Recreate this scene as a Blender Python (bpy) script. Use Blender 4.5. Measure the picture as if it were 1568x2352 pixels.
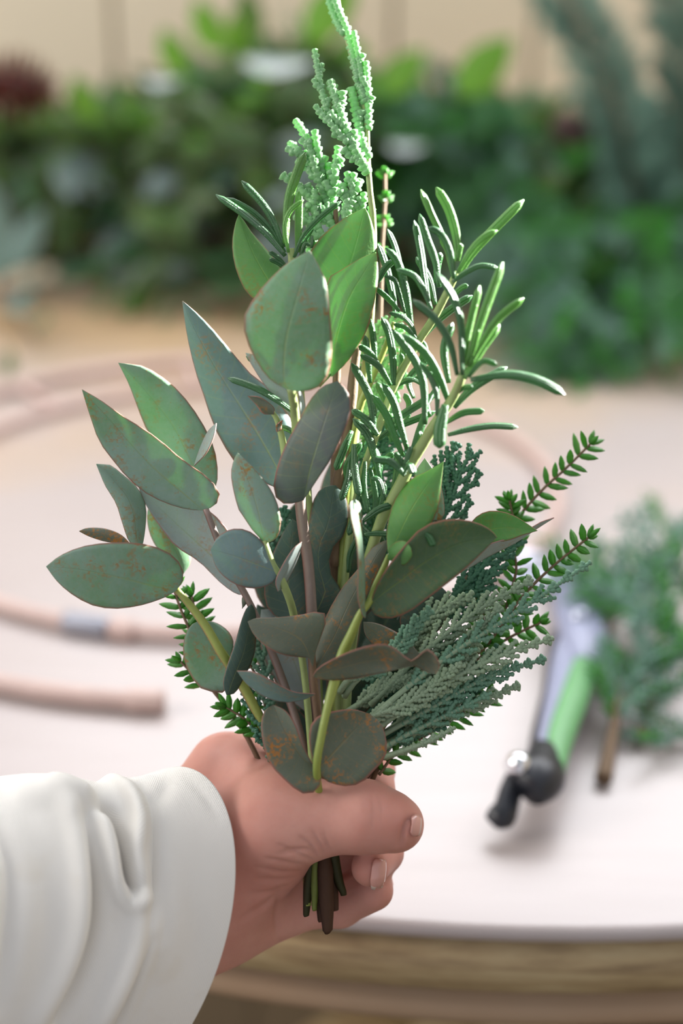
import bpy, bmesh, math, random
import numpy as np
from mathutils import Vector, Matrix, noise as mnoise

random.seed(7)
for o in list(bpy.data.objects): bpy.data.objects.remove(o)
SC = bpy.context.scene; COL = SC.collection

# ------------------------------------------------------------------ camera
CAMZ = 1.11; TABZ = 0.75; PITCH = math.radians(23); FPX = 2352*50/36
cd = bpy.data.cameras.new('camera'); cam = bpy.data.objects.new('camera', cd); COL.objects.link(cam)
cam.location = (0, 0, CAMZ); cam.rotation_euler = (math.pi/2-PITCH, 0, 0)
cd.sensor_fit = 'VERTICAL'; cd.sensor_height = 36; cd.lens = 50; cd.clip_start = .01
cd.dof.use_dof = True; cd.dof.focus_distance = .467; cd.dof.aperture_fstop = 3.5
SC.camera = cam

# ------------------------------------------------------------------ sky, sun, window light, added fill, exposure
w = bpy.data.worlds.new('sky'); SC.world = w; w.use_nodes = True
bg = w.node_tree.nodes['Background']; bg.inputs[0].default_value = (.90, .93, 1, 1); bg.inputs[1].default_value = .46
def sun_dir(v): return Vector(v).normalized().to_track_quat('Z', 'Y').to_euler()
sd = bpy.data.lights.new('sun', 'SUN'); sd.energy = 36; sd.angle = math.radians(.7); sd.color = (1, .99, .95)
sun = bpy.data.objects.new('sun', sd); COL.objects.link(sun); sun.rotation_euler = sun_dir((.87, .37, .41))
def area(name, loc, aim, sx, sy, e, col):
    l = bpy.data.lights.new(name, 'AREA'); l.shape = 'RECTANGLE'; l.size = sx; l.size_y = sy; l.energy = e; l.color = col
    o = bpy.data.objects.new(name, l); COL.objects.link(o); o.location = loc
    o.rotation_euler = (Vector(loc)-Vector(aim)).to_track_quat('Z', 'Y').to_euler(); return o
area('window_light', (.45, 1.70, 2.25), (.0, .5, .8), 2.6, 1.2, 44, (.96, .97, 1))
area('left_fill_light', (-1.9, .35, 1.95), (.1, 1.6, .95), 1.3, 1.3, 26, (1, .95, .88))  # added warm fill for the wall and leaf fronts, no window on this side
SC.view_settings.view_transform = 'Standard'; SC.view_settings.look = 'None'
SC.view_settings.gamma = 1; SC.view_settings.use_curve_mapping = False; SC.view_settings.exposure = .38

# ------------------------------------------------------------------ helpers
AX = Vector((1, 0, 0)); AU = Vector((0, math.sin(PITCH), math.cos(PITCH))); AF = Vector((0, math.cos(PITCH), -math.sin(PITCH)))
CP = Vector((0, 0, CAMZ)); D0 = .467
def P(x, y, dz=0.0):                       # point at depth D0 + dz (mm)
    d = D0+dz/1000
    return CP+AF*d+AX*((x-784)/FPX*d)+AU*((1176-y)/FPX*d)
def ray(x, y): return AF+AX*((x-784)/FPX)+AU*((1176-y)/FPX)
def G(x, y, h=0.0):                        # point h metres above the table top
    r = ray(x, y); return CP+r*((TABZ+h-CAMZ)/r.z)
def PY(x, y, Y):
    r = ray(x, y); return CP+r*(Y/r.y)
def new_obj(name, me, parent=None, mat=None, smooth=True):
    o = bpy.data.objects.new(name, me); COL.objects.link(o)
    if parent is not None:
        o.parent = parent
    if mat is not None and not me.materials: me.materials.append(mat)
    return o
def mesh(name, V, F, mat=None, parent=None, uv=None, smooth=True, rel=True):
    off = parent.matrix_world.translation if (parent is not None and rel) else None
    if parent is not None and rel:
        off = ORG.get(parent.name, Vector((0, 0, 0)))
        V = [Vector(v)-off for v in V]
    me = bpy.data.meshes.new(name); me.from_pydata([tuple(v) for v in V], [], F); me.update()
    if uv is not None:
        l = me.uv_layers.new(name='uv'); idx = np.empty(len(me.loops), dtype=np.int32); me.loops.foreach_get('vertex_index', idx)
        a = np.array(uv, dtype=np.float32)[idx]; l.data.foreach_set('uv', a.ravel())
    if smooth: me.polygons.foreach_set('use_smooth', [True]*len(me.polygons))
    return new_obj(name, me, parent, mat)
ORG = {}
def thing(name, label, cat, loc, group=None):
    o = bpy.data.objects.new(name, None); COL.objects.link(o); o.location = loc; o.empty_display_size = .01
    o['label'] = label; o['category'] = cat
    if group: o['group'] = group
    ORG[o.name] = Vector(loc); return o
def tag(o, label, cat, group=None):
    o['label'] = label; o['category'] = cat
    if group: o['group'] = group
    return o
def sub_origin(o, parent): ORG[o.name] = ORG[parent.name]; return o
def crm(pts, n):                           # Catmull-Rom through points, n samples, near uniform in length
    A = np.array([list(p) for p in pts], float)
    if len(A) == 2: t = np.linspace(0, 1, n)[:, None]; return A[0]*(1-t)+A[1]*t
    Q = np.vstack([2*A[0]-A[1], A, 2*A[-1]-A[-2]]); out = []
    for i in range(1, len(Q)-2):
        for t in np.linspace(0, 1, 10, endpoint=False):
            p0, p1, p2, p3 = Q[i-1:i+3]
            out.append(.5*(2*p1+(p2-p0)*t+(2*p0-5*p1+4*p2-p3)*t*t+(3*p1-p0-3*p2+p3)*t**3))
    out.append(Q[-2]); out = np.array(out)
    s = np.r_[0, np.cumsum(np.linalg.norm(np.diff(out[:, :2] if out.shape[1] > 2 and n > 0 and abs(out[:, :2]).max() > 5 else out, axis=0), axis=1))]
    q = np.linspace(0, s[-1], n); return np.stack([np.interp(q, s, out[:, k]) for k in range(out.shape[1])], 1)
def tube(pts, rad, sides=8, flat=1.0, roll=0.0, cap=True):   # world points; returns V,F,uv
    pts = [Vector(p) for p in pts]; n = len(pts); V = []; F = []; UV = []
    t0 = (pts[1]-pts[0]).normalized(); nrm = t0.cross(AF).normalized() if t0.cross(AF).length > 1e-4 else AX.copy()
    for i, p in enumerate(pts):
        t = (pts[min(i+1, n-1)]-pts[max(i-1, 0)]).normalized()
        nrm = (nrm-t*nrm.dot(t)).normalized(); b = t.cross(nrm)
        r = rad[i] if hasattr(rad, '__len__') else rad
        rx, ry = r if hasattr(r, '__len__') else (r, r*flat)
        a_ = nrm*math.cos(roll)+b*math.sin(roll); b_ = -nrm*math.sin(roll)+b*math.cos(roll)
        for k in range(sides):
            th = 2*math.pi*k/sides; V.append(p+a_*(rx*math.cos(th))+b_*(ry*math.sin(th))); UV.append((k/sides, i/(n-1)))
    for i in range(n-1):
        for k in range(sides):
            a = i*sides+k; b2 = i*sides+(k+1) % sides; F.append((a, b2, b2+sides, a+sides))
    if cap: F.append(tuple(range(sides-1, -1, -1))); F.append(tuple((n-1)*sides+k for k in range(sides)))
    return V, F, UV
def join(parts):
    V = []; F = []; U = []
    for v, f, u in parts:
        b = len(V); V += v; U += u; F += [tuple(i+b for i in q) for q in f]
    return V, F, U
def box_vf(c, ax, ay, az):                 # centre and three half axis vectors
    V = [Vector(c)+ax*i+ay*j+az*k for i in (-1, 1) for j in (-1, 1) for k in (-1, 1)]
    F = [(0, 1, 3, 2), (4, 6, 7, 5), (0, 4, 5, 1), (2, 3, 7, 6), (0, 2, 6, 4), (1, 5, 7, 3)]
    return V, F, [(0, 0)]*8
def bevel(o, wd, seg=2):
    m = o.modifiers.new('bevel', 'BEVEL'); m.width = wd; m.segments = seg; m.limit_method = 'ANGLE'; return o

# ------------------------------------------------------------------ materials
class NT:
    def __init__(s, name):
        s.m = bpy.data.materials.new(name); s.m.use_nodes = True; s.t = s.m.node_tree; s.b = s.t.nodes['Principled BSDF']; s.out = s.t.nodes['Material Output']
    def n(s, typ, **kw):
        q = s.t.nodes.new(typ)
        for k, v in kw.items():
            if k.startswith('_'): setattr(q, k[1:], v)
            else: q.inputs[k.replace('__', ' ')].default_value = v
        return q
    def l(s, a, b): s.t.links.new(a, b)
    def coord(s, kind='Object'): return s.n('ShaderNodeTexCoord').outputs[kind]
    def noise(s, scale, detail=3, rough=.5, vec=None):
        q = s.n('ShaderNodeTexNoise', Scale=scale, Detail=detail, Roughness=rough); s.l(vec or s.coord(), q.inputs['Vector']); return q.outputs['Fac']
    def ramp(s, fac, stops):
        q = s.n('ShaderNodeValToRGB'); e = q.color_ramp.elements
        while len(e) < len(stops): e.new(.5)
        for k, (p, c) in enumerate(stops):
            e[k].position = p; e[k].color = (*c, 1) if len(c) == 3 else c
        s.l(fac, q.inputs[0]); return q.outputs[0]
    def mix(s, fac, a, b, mode='MIX'):
        q = s.t.nodes.new('ShaderNodeMix'); q.data_type = 'RGBA'; q.blend_type = mode
        for v, k in ((fac, 0), (a, 6), (b, 7)):
            if hasattr(v, 'links') or hasattr(v, 'is_linked'): s.l(v, q.inputs[k])
            else: q.inputs[k].default_value = v if k == 0 else (*v, 1)
        return q.outputs[2]
    def math(s, op, a, b=0.0, c=None):
        q = s.t.nodes.new('ShaderNodeMath'); q.operation = op
        for k, v in enumerate((a, b) if c is None else (a, b, c)):
            if hasattr(v, 'is_linked'): s.l(v, q.inputs[k])
            else: q.inputs[k].default_value = v
        return q.outputs[0]
    def base(s, c, rough=.5, **kw):
        if hasattr(c, 'is_linked'): s.l(c, s.b.inputs['Base Color'])
        else: s.b.inputs['Base Color'].default_value = (*c, 1)
        s.b.inputs['Roughness'].default_value = rough
        for k, v in kw.items(): s.b.inputs[k.replace('__', ' ')].default_value = v
    def bump(s, h, strength=.3, dist=.001):
        q = s.n('ShaderNodeBump', Strength=strength, Distance=dist); s.l(h, q.inputs['Height']); s.l(q.outputs[0], s.b.inputs['Normal']); return q
    def translucent(s, col, fac):
        tr = s.n('ShaderNodeBsdfTranslucent')
        if hasattr(col, 'is_linked'): s.l(col, tr.inputs[0])
        else: tr.inputs[0].default_value = (*col, 1)
        mx = s.n('ShaderNodeMixShader'); mx.inputs[0].default_value = fac
        s.l(s.b.outputs[0], mx.inputs[1]); s.l(tr.outputs[0], mx.inputs[2]); s.l(mx.outputs[0], s.out.inputs[0])
def rnd(m): return m.n('ShaderNodeObjectInfo').outputs['Random']

def euc_mat(name, c1, c2, cb, trans=.35, tcol=(.13, .28, .07), edge=(.36, .13, .10), rust=.5, mid=(.36, .42, .16), rough=.5, rt=.52):
    m = NT(name); co = m.coord()
    base = m.mix(m.ramp(m.noise(34, 3, .55), [(.38, (0, 0, 0)), (.62, (1, 1, 1))]), c1, c2)
    base = m.mix(m.math('MULTIPLY', m.noise(600, 3, .6), .5), base, cb)
    uv = m.n('ShaderNodeSeparateXYZ'); m.l(m.coord('UV'), uv.inputs[0])
    u = m.math('ABSOLUTE', m.math('SUBTRACT', m.math('MULTIPLY', uv.outputs[0], 2), 1))
    # side veins
    vv = m.math('SINE', m.math('MULTIPLY', m.math('SUBTRACT', uv.outputs[1], m.math('MULTIPLY', u, .12)), 70))
    vf = m.math('MULTIPLY', m.math('SMOOTH_MAX', m.math('SUBTRACT', vv, .93), 0, .02), 2.2)
    base = m.mix(vf, base, mid)
    mf = m.ramp(u, [(.0, (1, 1, 1)), (.045, (0, 0, 0))])
    fade = m.ramp(uv.outputs[1], [(.0, (1, 1, 1)), (.75, (.12, .12, .12))])
    base = m.mix(m.math('MULTIPLY', mf, m.math('MULTIPLY', fade, .8)), base, mid)
    r1 = m.noise(75, 4, .7); r2 = m.noise(900, 3, .6)
    rf = m.math('MULTIPLY', m.ramp(r1, [(rt, (0, 0, 0)), (rt+.14, (1, 1, 1))]), m.ramp(r2, [(.47, (0, 0, 0)), (.56, (1, 1, 1))]))
    sp = m.ramp(m.noise(1500, 1, .5), [(.70, (0, 0, 0)), (.735, (1, 1, 1))])
    rf = m.math('MULTIPLY', m.math('MAXIMUM', rf, m.math('MULTIPLY', sp, .55)), rust)
    base = m.mix(rf, base, (.42, .17, .035))
    ef = m.ramp(u, [(.935, (0, 0, 0)), (.985, (1, 1, 1))])
    base = m.mix(m.math('MULTIPLY', ef, .75), base, edge)
    m.base(base, rough, Specular__IOR__Level=.35)
    h = m.math('ADD', m.math('MULTIPLY', mf, -.6), m.math('MULTIPLY', m.noise(1400, 2), .25))
    m.bump(h, .35, .0006)
    tc = m.mix(m.math('MULTIPLY', ef, .8), tcol, (.5, .16, .06)); m.translucent(tc, trans)
    return m.m
M = {}
M['euc_grey'] = euc_mat('glaucous_leaf', (.13, .23, .195), (.16, .255, .25), (.27, .36, .36), .22, rust=.5)
M['euc_green'] = euc_mat('green_leaf', (.14, .33, .13), (.26, .40, .32), (.42, .53, .47), .36, rust=.95)
M['euc_olive'] = euc_mat('rusty_leaf', (.10, .125, .075), (.125, .145, .105), (.18, .195, .155), .12, rust=1.0, mid=(.30, .22, .08), rt=.49)
M['euc_bright'] = euc_mat('young_leaf', (.11, .33, .07), (.17, .40, .11), (.26, .46, .22), .38, tcol=(.12, .38, .04), rust=.35, mid=(.4, .6, .1))
M['euc_silver'] = euc_mat('silver_leaf', (.36, .42, .40), (.30, .37, .36), (.5, .56, .56), .2, rust=.5)
M['euc_slate'] = euc_mat('slate_leaf', (.095, .125, .11), (.12, .145, .135), (.17, .19, .18), .15, rust=.2)
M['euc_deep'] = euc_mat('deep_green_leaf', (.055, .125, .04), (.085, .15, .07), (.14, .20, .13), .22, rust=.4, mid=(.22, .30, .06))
M['euc_dark'] = euc_mat('dark_leaf', (.055, .11, .08), (.075, .13, .11), (.12, .17, .15), .2, rust=.25)

def stem_mat(name, a, b, scale=300, rough=.45, trans=0):
    m = NT(name); uv = m.n('ShaderNodeSeparateXYZ'); m.l(m.coord('UV'), uv.inputs[0])
    side = m.ramp(uv.outputs[0], [(.30, a), (.45, b), (.85, b), (1, a)])
    nz = m.noise(scale, 4, .6); c = m.mix(m.math('MULTIPLY', nz, .35), side, tuple(x*.45 for x in a))
    m.base(c, rough); m.bump(m.noise(scale*2, 3), .3, .0005)
    return m.m
M['stem_green'] = stem_mat('green_stem', (.30, .36, .07), (.24, .33, .10))
M['stem_two'] = stem_mat('brown_green_stem', (.34, .40, .09), (.26, .13, .06))
M['stem_red'] = stem_mat('red_stem', (.30, .22, .19), (.15, .045, .03))
M['stem_pale'] = stem_mat('pale_green_stem', (.32, .40, .15), (.27, .36, .11))
M['wood_twig'] = stem_mat('woody_twig', (.20, .125, .07), (.11, .06, .04), 500, .7)
M['wood_dark'] = stem_mat('dark_bark', (.13, .06, .03), (.055, .025, .018), 400, .65)
M['stem_dark'] = stem_mat('dark_stem', (.075, .07, .02), (.06, .035, .02), 400, .6)
def needle_mat(name, c, c2, under, tcol, trans=.2, rough=.33):
    m = NT(name); uv = m.n('ShaderNodeSeparateXYZ'); m.l(m.coord('UV'), uv.inputs[0])
    b = m.mix(m.noise(160, 2), c, c2); b = m.mix(m.math('MULTIPLY', rnd(m), .5), b, c2)
    # pale midline groove under the needle (around u = .75)
    d = m.math('ABSOLUTE', m.math('SUBTRACT', uv.outputs[0], .75)); b = m.mix(m.ramp(d, [(.07, (1, 1, 1)), (.13, (0, 0, 0))]), b, under)
    m.base(b, rough, Specular__IOR__Level=.7, Coat__Weight=.4, Coat__Roughness=.22)
    gr = m.ramp(m.math('ABSOLUTE', m.math('SUBTRACT', uv.outputs[0], .25)), [(.0, (0, 0, 0)), (.05, (1, 1, 1))])
    m.bump(m.math('ADD', m.math('MULTIPLY', m.noise(2300, 2, .6), .8), m.math('MULTIPLY', gr, .7)), .75, .0006); m.translucent(tcol, trans); return m.m
M['rosemary'] = needle_mat('rosemary_needle', (.022, .10, .032), (.045, .17, .05), (.30, .38, .30), (.11, .33, .04), .26)
M['rosemary_young'] = needle_mat('young_rosemary_needle', (.10, .27, .05), (.14, .34, .07), (.3, .42, .25), (.16, .40, .04), .32)
M['yew'] = needle_mat('small_leaf', (.05, .24, .035), (.11, .36, .05), (.12, .35, .06), (.2, .6, .04), .42, .35)
def plain(name, c, rough=.5, bump=0, bs=300, trans=0, tcol=None, c2=None, ns=60, **kw):
    m = NT(name); b = m.mix(m.noise(ns, 3), c, c2 or tuple(x*.72 for x in c)); m.base(b, rough, **kw)
    if bump: m.bump(m.noise(bs, 3), bump, .001)
    if trans: m.translucent(tcol or c, trans)
    return m.m
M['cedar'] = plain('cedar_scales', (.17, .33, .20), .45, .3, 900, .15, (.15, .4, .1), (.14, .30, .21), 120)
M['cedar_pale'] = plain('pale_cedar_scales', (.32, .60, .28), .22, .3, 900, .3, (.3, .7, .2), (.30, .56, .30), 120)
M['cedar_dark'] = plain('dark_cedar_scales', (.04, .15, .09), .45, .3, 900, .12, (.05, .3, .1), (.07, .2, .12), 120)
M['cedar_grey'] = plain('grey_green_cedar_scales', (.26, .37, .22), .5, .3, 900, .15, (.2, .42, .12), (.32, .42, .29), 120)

# ------------------------------------------------------------------ the setting
def struct(o): o['kind'] = 'structure'; return o
WY = 1.74
wallm = NT('painted_board'); wallm.base(wallm.mix(wallm.noise(3, 4), (.78, .68, .51), (.73, .63, .47)), .55); wallm.bump(wallm.noise(40, 4), .1, .002)
M['wall'] = wallm.m
M['groove'] = plain('wall_backing', (.55, .46, .33), .8)
v, f, u = box_vf((0, WY+.03, .795), Vector((1.72, 0, 0)), Vector((0, .01, 0)), Vector((0, 0, .795)))
wall = struct(mesh('wall_back', v, f, M['groove'], smooth=False)); ORG[wall.name] = Vector((0, 0, 0))
bw = .163; shared = None
for i in range(-10, 11):
    if shared is None:
        v, f, u = box_vf((0, 0, 0), Vector((bw/2-.003, 0, 0)), Vector((0, .010, 0)), Vector((0, 0, .785)))
        shared = bpy.data.meshes.new('board'); shared.from_pydata([tuple(q) for q in v], [], f); shared.materials.append(M['wall'])
    o = new_obj('board', shared, wall); o.location = (-.102+bw/2+i*bw, WY+.010, .80); bevel(o, .004, 2)
v, f, u = box_vf((0, WY-.005, 1.60), Vector((1.72, 0, 0)), Vector((0, .035, 0)), Vector((0, 0, .02)))
bevel(struct(mesh('trim_1', v, f, M['wall'], smooth=False)), .006)
v, f, u = box_vf((0, WY+.02, .08), Vector((1.72, 0, 0)), Vector((0, .03, 0)), Vector((0, 0, .08)))
bevel(struct(mesh('baseboard_back', v, f, M['wall'], smooth=False)), .006)
win = struct(bpy.data.objects.new('window_1', None)); COL.objects.link(win); ORG['window_1'] = Vector((0, 0, 0))
for cx, cz, hx, hz in ((-1.78, 2.2, .06, .66), (1.78, 2.2, .06, .66), (0, 2.80, 1.72, .06)):
    v, f, u = box_vf((cx, WY, cz), Vector((hx, 0, 0)), Vector((0, .03, 0)), Vector((0, 0, hz))); mesh('window_frame', v, f, M['wall'], win, smooth=False)
fm = NT('floor_boards'); fm.base(fm.mix(fm.noise(9, 5), (.17, .125, .075), (.10, .075, .05)), .5); M['floor'] = fm.m
v, f, u = box_vf((0, .3, -.02), Vector((2.6, 0, 0)), Vector((0, 1.5, 0)), Vector((0, 0, .0185)))
flo = struct(mesh('floor', v, f, M['groove'], smooth=False)); ORG[flo.name] = Vector((0, 0, 0))
fb = None
for i in range(-13, 14):
    if fb is None:
        v, f, u = box_vf((0, 0, 0), Vector((.094, 0, 0)), Vector((0, 1.5, 0)), Vector((0, 0, .004)))
        fb = bpy.data.meshes.new('plank'); fb.from_pydata([tuple(q) for q in v], [], f); fb.materials.append(M['floor'])
    o = new_obj('plank', fb, flo); o.location = (i*.192, .3, 0.0)

v, f, u = box_vf((1.33, .3, .755), Vector((.02, 0, 0)), Vector((0, 1.47, 0)), Vector((0, 0, .755))); struct(mesh('unseen_wall_right', v, f, M['wall'], smooth=False))  # unseen wall added to keep sun off the table and lower bunch
v, f, u = box_vf((1.31, .3, 1.51), Vector((.05, 0, 0)), Vector((0, 1.45, 0)), Vector((0, 0, .015))); bevel(struct(mesh('trim_2', v, f, M['wall'], smooth=False)), .005)  # sill of the added wall, set where the sunlight should cut off

# ------------------------------------------------------------------ round table
TC = Vector((.092, 1.04, TABZ)); TR = .602
tm = NT('glare_toned_wood'); co = tm.n('ShaderNodeMapping'); tm.l(tm.coord(), co.inputs[0]); co.inputs['Scale'].default_value = (1.2, 9, 4); co.inputs['Rotation'].default_value = (0, 0, .9)
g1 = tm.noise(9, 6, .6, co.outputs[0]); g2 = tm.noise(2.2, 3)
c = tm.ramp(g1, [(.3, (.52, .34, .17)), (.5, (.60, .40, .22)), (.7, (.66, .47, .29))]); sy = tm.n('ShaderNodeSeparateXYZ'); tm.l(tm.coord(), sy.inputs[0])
glare_blend = tm.math('ADD', tm.math('MULTIPLY', tm.noise(4.5, 3, .5), .9), tm.math('MULTIPLY', sy.outputs[1], 1.2)); c = tm.mix(tm.ramp(glare_blend, [(.36, (1, 1, 1)), (.80, (0, 0, 0))]), c, tm.mix(g1, (.41, .345, .33), (.50, .435, .425)))  # patchy tan wood; window glare painted in as paler colour towards the front
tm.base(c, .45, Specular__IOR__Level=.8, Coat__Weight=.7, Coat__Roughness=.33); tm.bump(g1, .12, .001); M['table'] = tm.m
te = NT('olive_wood_edge'); co = te.n('ShaderNodeMapping'); te.l(te.coord(), co.inputs[0]); co.inputs['Scale'].default_value = (3, 3, 30)
g1 = te.noise(7, 5, .6, co.outputs[0]); te.base(te.ramp(g1, [(.3, (.24, .16, .08)), (.5, (.40, .29, .15)), (.7, (.50, .39, .22))]), .55); M['edge'] = te.m
M['lip'] = plain('worn_table_lip', (.46, .33, .22), .6, .2, 60, c2=(.34, .21, .12), ns=14)
def lathe(profile, seg=128, centre=Vector((0, 0, 0))):
    V = []; F = []; n = len(profile)
    for k in range(seg):
        a = 2*math.pi*k/seg
        for r, z in profile: V.append(centre+Vector((r*math.cos(a), r*math.sin(a), z)))
    for k in range(seg):
        k2 = (k+1) % seg
        for i in range(n-1): F.append((k*n+i, k2*n+i, k2*n+i+1, k*n+i+1))
    return V, F, [(0, 0)]*len(V)
table = thing('round_table', 'round pale wooden table with a moulded two-tier edge', 'table', (TC.x, TC.y, 0))
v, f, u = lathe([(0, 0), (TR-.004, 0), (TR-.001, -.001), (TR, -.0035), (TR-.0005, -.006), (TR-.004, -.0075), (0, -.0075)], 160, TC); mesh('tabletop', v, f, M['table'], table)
e = .0075
v, f, u = lathe([(0, -e), (TR-.005, -e), (TR-.004, -.010), (TR+.001, -.012), (TR+.003, -.018), (TR+.002, -.028), (TR-.003, -.033), (TR-.012, -.0345), (0, -.0345)], 160, TC); mesh('table_edge', v, f, M['edge'], table)
v, f, u = lathe([(0, -.0345), (TR-.011, -.0345), (TR-.010, -.038), (TR-.004, -.040), (TR-.002, -.046), (TR-.006, -.052), (TR-.016, -.055), (0, -.055)], 160, TC); mesh('lower_moulding', v, f, M['lip'], table)
v, f, u = lathe([(0, .695), (.12, .695), (.115, .66), (.05, .63), (.042, .55), (.065, .45), (.075, .36), (.05, .28), (.045, .2), (.085, .14), (.09, .10), (0, .10)], 40, Vector((TC.x, TC.y, 0))); mesh('pedestal', v, f, M['edge'], table)
for k in range(3):
    a = math.pi/2+k*2*math.pi/3; d = Vector((math.cos(a), math.sin(a), 0)); c0 = Vector((TC.x, TC.y, 0))
    pts = crm([c0+d*.05+Vector((0, 0, .17)), c0+d*.18+Vector((0, 0, .15)), c0+d*.30+Vector((0, 0, .06)), c0+d*.40+Vector((0, 0, .022))], 12)
    v, f, u = tube(pts, [.035, .034, .033, .031, .029, .027, .025, .023, .021, .019, .018, .017], 10); mesh('leg', v, f, M['edge'], table)

# ------------------------------------------------------------------ wreath frame lying on the table
M['copper'] = plain('copper_wire', (.72, .53, .48), .45, .15, 200)
RC = Vector((-.071, .883, TABZ))
wf = thing('wreath_frame', 'copper coloured double ring wire wreath frame lying flat on the table', 'wreath frame', (RC.x, RC.y, TABZ))
for rr, hh, a0, a1, cap in ((.214, .006, 0, 2*math.pi, False), (.284, .006, 1.75, 4.66, True)):
    pts = [RC+Vector((rr*math.cos(a), rr*math.sin(a), hh)) for a in np.linspace(a0, a1, 129)]
    v, f, u = tube(pts, .0042 if rr < .25 else .0048, 10, 1, 0, cap); mesh('ring', v, f, M['copper'], wf)
for a in (1.78, 2.3, 2.9, 3.5):
    d = Vector((math.cos(a), math.sin(a), 0))
    v, f, u = tube([RC+d*.211+Vector((0, 0, .006)), RC+d*.248+Vector((0, 0, .0045)), RC+d*.287+Vector((0, 0, .006))], .0034, 8); mesh('crossbar', v, f, M['copper'], wf)
M['clamp'] = plain('grey_metal', (.42, .43, .50), .35, Metallic=.5)
for a0, a1, rr, mt in ((4.34, 4.46, .214, 'clamp'), (4.47, 4.53, .214, 'copper'), (4.60, 4.66, .284, 'copper')):
    pts = [RC+Vector((rr*math.cos(a), rr*math.sin(a), .006)) for a in np.linspace(a0, a1, 8)]
    v, f, u = tube(pts, .0058, 10); mesh('joining_sleeve', v, f, M[mt], wf)

# ------------------------------------------------------------------ builders for plant parts (pixel guide + depth in mm -> real points)
STEM_ENDS = []; STEM_X = (752, 703, 722, 788, 768, 738, 712); STEM_Y = (2132, 2098, 2085, 2050, 2085, 2110, 2060); STEM_Z = (1, 6, 3, 6, 9, 8, 10); STEM_R = (19, 12, 10, 13, 16, 15, 13)
STEM_M = ('wood_dark', 'stem_dark', 'stem_green', 'stem_dark', 'wood_dark', 'wood_dark', 'stem_dark')
def lift(q): return P(q[0], q[1], q[2])
def leaf(parent, base, tip, L, R, d=(0, 0, 0), Mid=None, cup=-2.0, tilt=0.0, mat='euc_green', wave=.5, roll=0.0, label=None, n=19, th=.00035, name='leaf'):
    """base, tip: px; L, R: edge points from base to tip; d: depth base, middle, tip; cup: mm the edges come off the midrib; tilt: mm right edge minus left edge / 2"""
    vv = (1-np.cos(np.linspace(.02, math.pi-.02, n)))/2
    def rs(pts):
        A = crm(pts, 120); return np.stack([np.interp(vv, np.linspace(0, 1, 120), A[:, k]) for k in (0, 1)], 1)
    l = rs([base]+list(L)+[tip]); r = rs([base]+list(R)+[tip])
    m = (l+r)/2 if Mid is None else rs([base]+list(Mid)+[tip])
    wmax = np.linalg.norm(l-r, axis=1).max()+1e-6
    dep = np.interp(vv, [0, .5, 1], d); dep = d[0]*(1-vv)**2+2*(2*d[1]-.5*(d[0]+d[2]))*vv*(1-vv)+d[2]*vv**2
    ph = random.random()*6; us = np.linspace(-1, 1, 11); V = []; UV = []
    for i in range(n):
        wr = np.linalg.norm(l[i]-r[i])/wmax
        for u in us:
            e = l[i] if u < 0 else r[i]; a = abs(u); q = m[i]*(1-a)+e*a
            dz = dep[i]+cup*(a**1.6)*wr+tilt*u*wr+wave*math.sin(vv[i]*9+ph+u*1.5)*a*a*wr
            V.append(P(q[0], q[1], dz)); UV.append((u*.5+.5, vv[i]))
    F = []
    for i in range(n-1):
        for k in range(10):
            a = i*11+k; F.append((a, a+1, a+12, a+11))
    o = mesh(name, V, F, M[mat], parent, UV)
    s = o.modifiers.new('thickness', 'SOLIDIFY'); s.thickness = th; s.offset = 0
    if label: o['label'] = label
    return o
def stem(parent, pts, rad, mat='stem_green', name='stem', n=None, sides=10, label=None):
    if pts[-1][1] > 2000 and pts[-2][1] < 1930 and name == 'stem':       # bare cut end below the grip
        k = len(STEM_ENDS) % 7; STEM_ENDS.append(1)
        e = (STEM_X[k], STEM_Y[k], STEM_Z[k]); e2 = (e[0]+1, e[1]+6, e[2]); pts = list(pts)[:-1]+[(738+(STEM_X[k]-745)*.5, 1925, 4)]
        stem(parent, [pts[-1], ((pts[-1][0]+e[0])/2, 2010, (4+e[2])/2+1), e, e2], [11, STEM_R[k], STEM_R[k]*.95, STEM_R[k]*.55], STEM_M[k], 'stem_end', n=22)
    A = crm(pts, n or max(6, len(pts)*5)); r = np.interp(np.linspace(0, 1, len(A)), np.linspace(0, 1, len(rad)) if hasattr(rad, '__len__') else [0, 1], rad if hasattr(rad, '__len__') else [rad, rad])
    v, f, u = tube([lift(q) for q in A], [x*.467/FPX for x in r], sides)
    o = mesh(name, v, f, M[mat], parent, u)
    if label: o['label'] = label
    return o
def needle(parent, pts, wpx, dz, mat='rosemary', flat=.5, name='leaf', roll=None, n=13, sides=8):
    """pts: px from tip to base; dz: (tip, base) depth"""
    A = crm(pts, n); t = np.linspace(0, 1, n); dep = dz[0]*(1-t)+dz[1]*t
    r = wpx*.88/2*.467/FPX*np.minimum(1, np.sqrt(np.clip(1-(1-np.minimum(t/.14, 1))**2, .03, 1)))*(1-.45*np.clip((t-.55)/.45, 0, 1)**1.3)
    roll = random.uniform(-.5, .5) if roll is None else roll
    v, f, u = tube([P(A[i, 0], A[i, 1], dep[i]) for i in range(n)], [(x, x*flat) for x in r], sides, 1, roll)
    return mesh(name, v, f, M[mat], parent, u)
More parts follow.
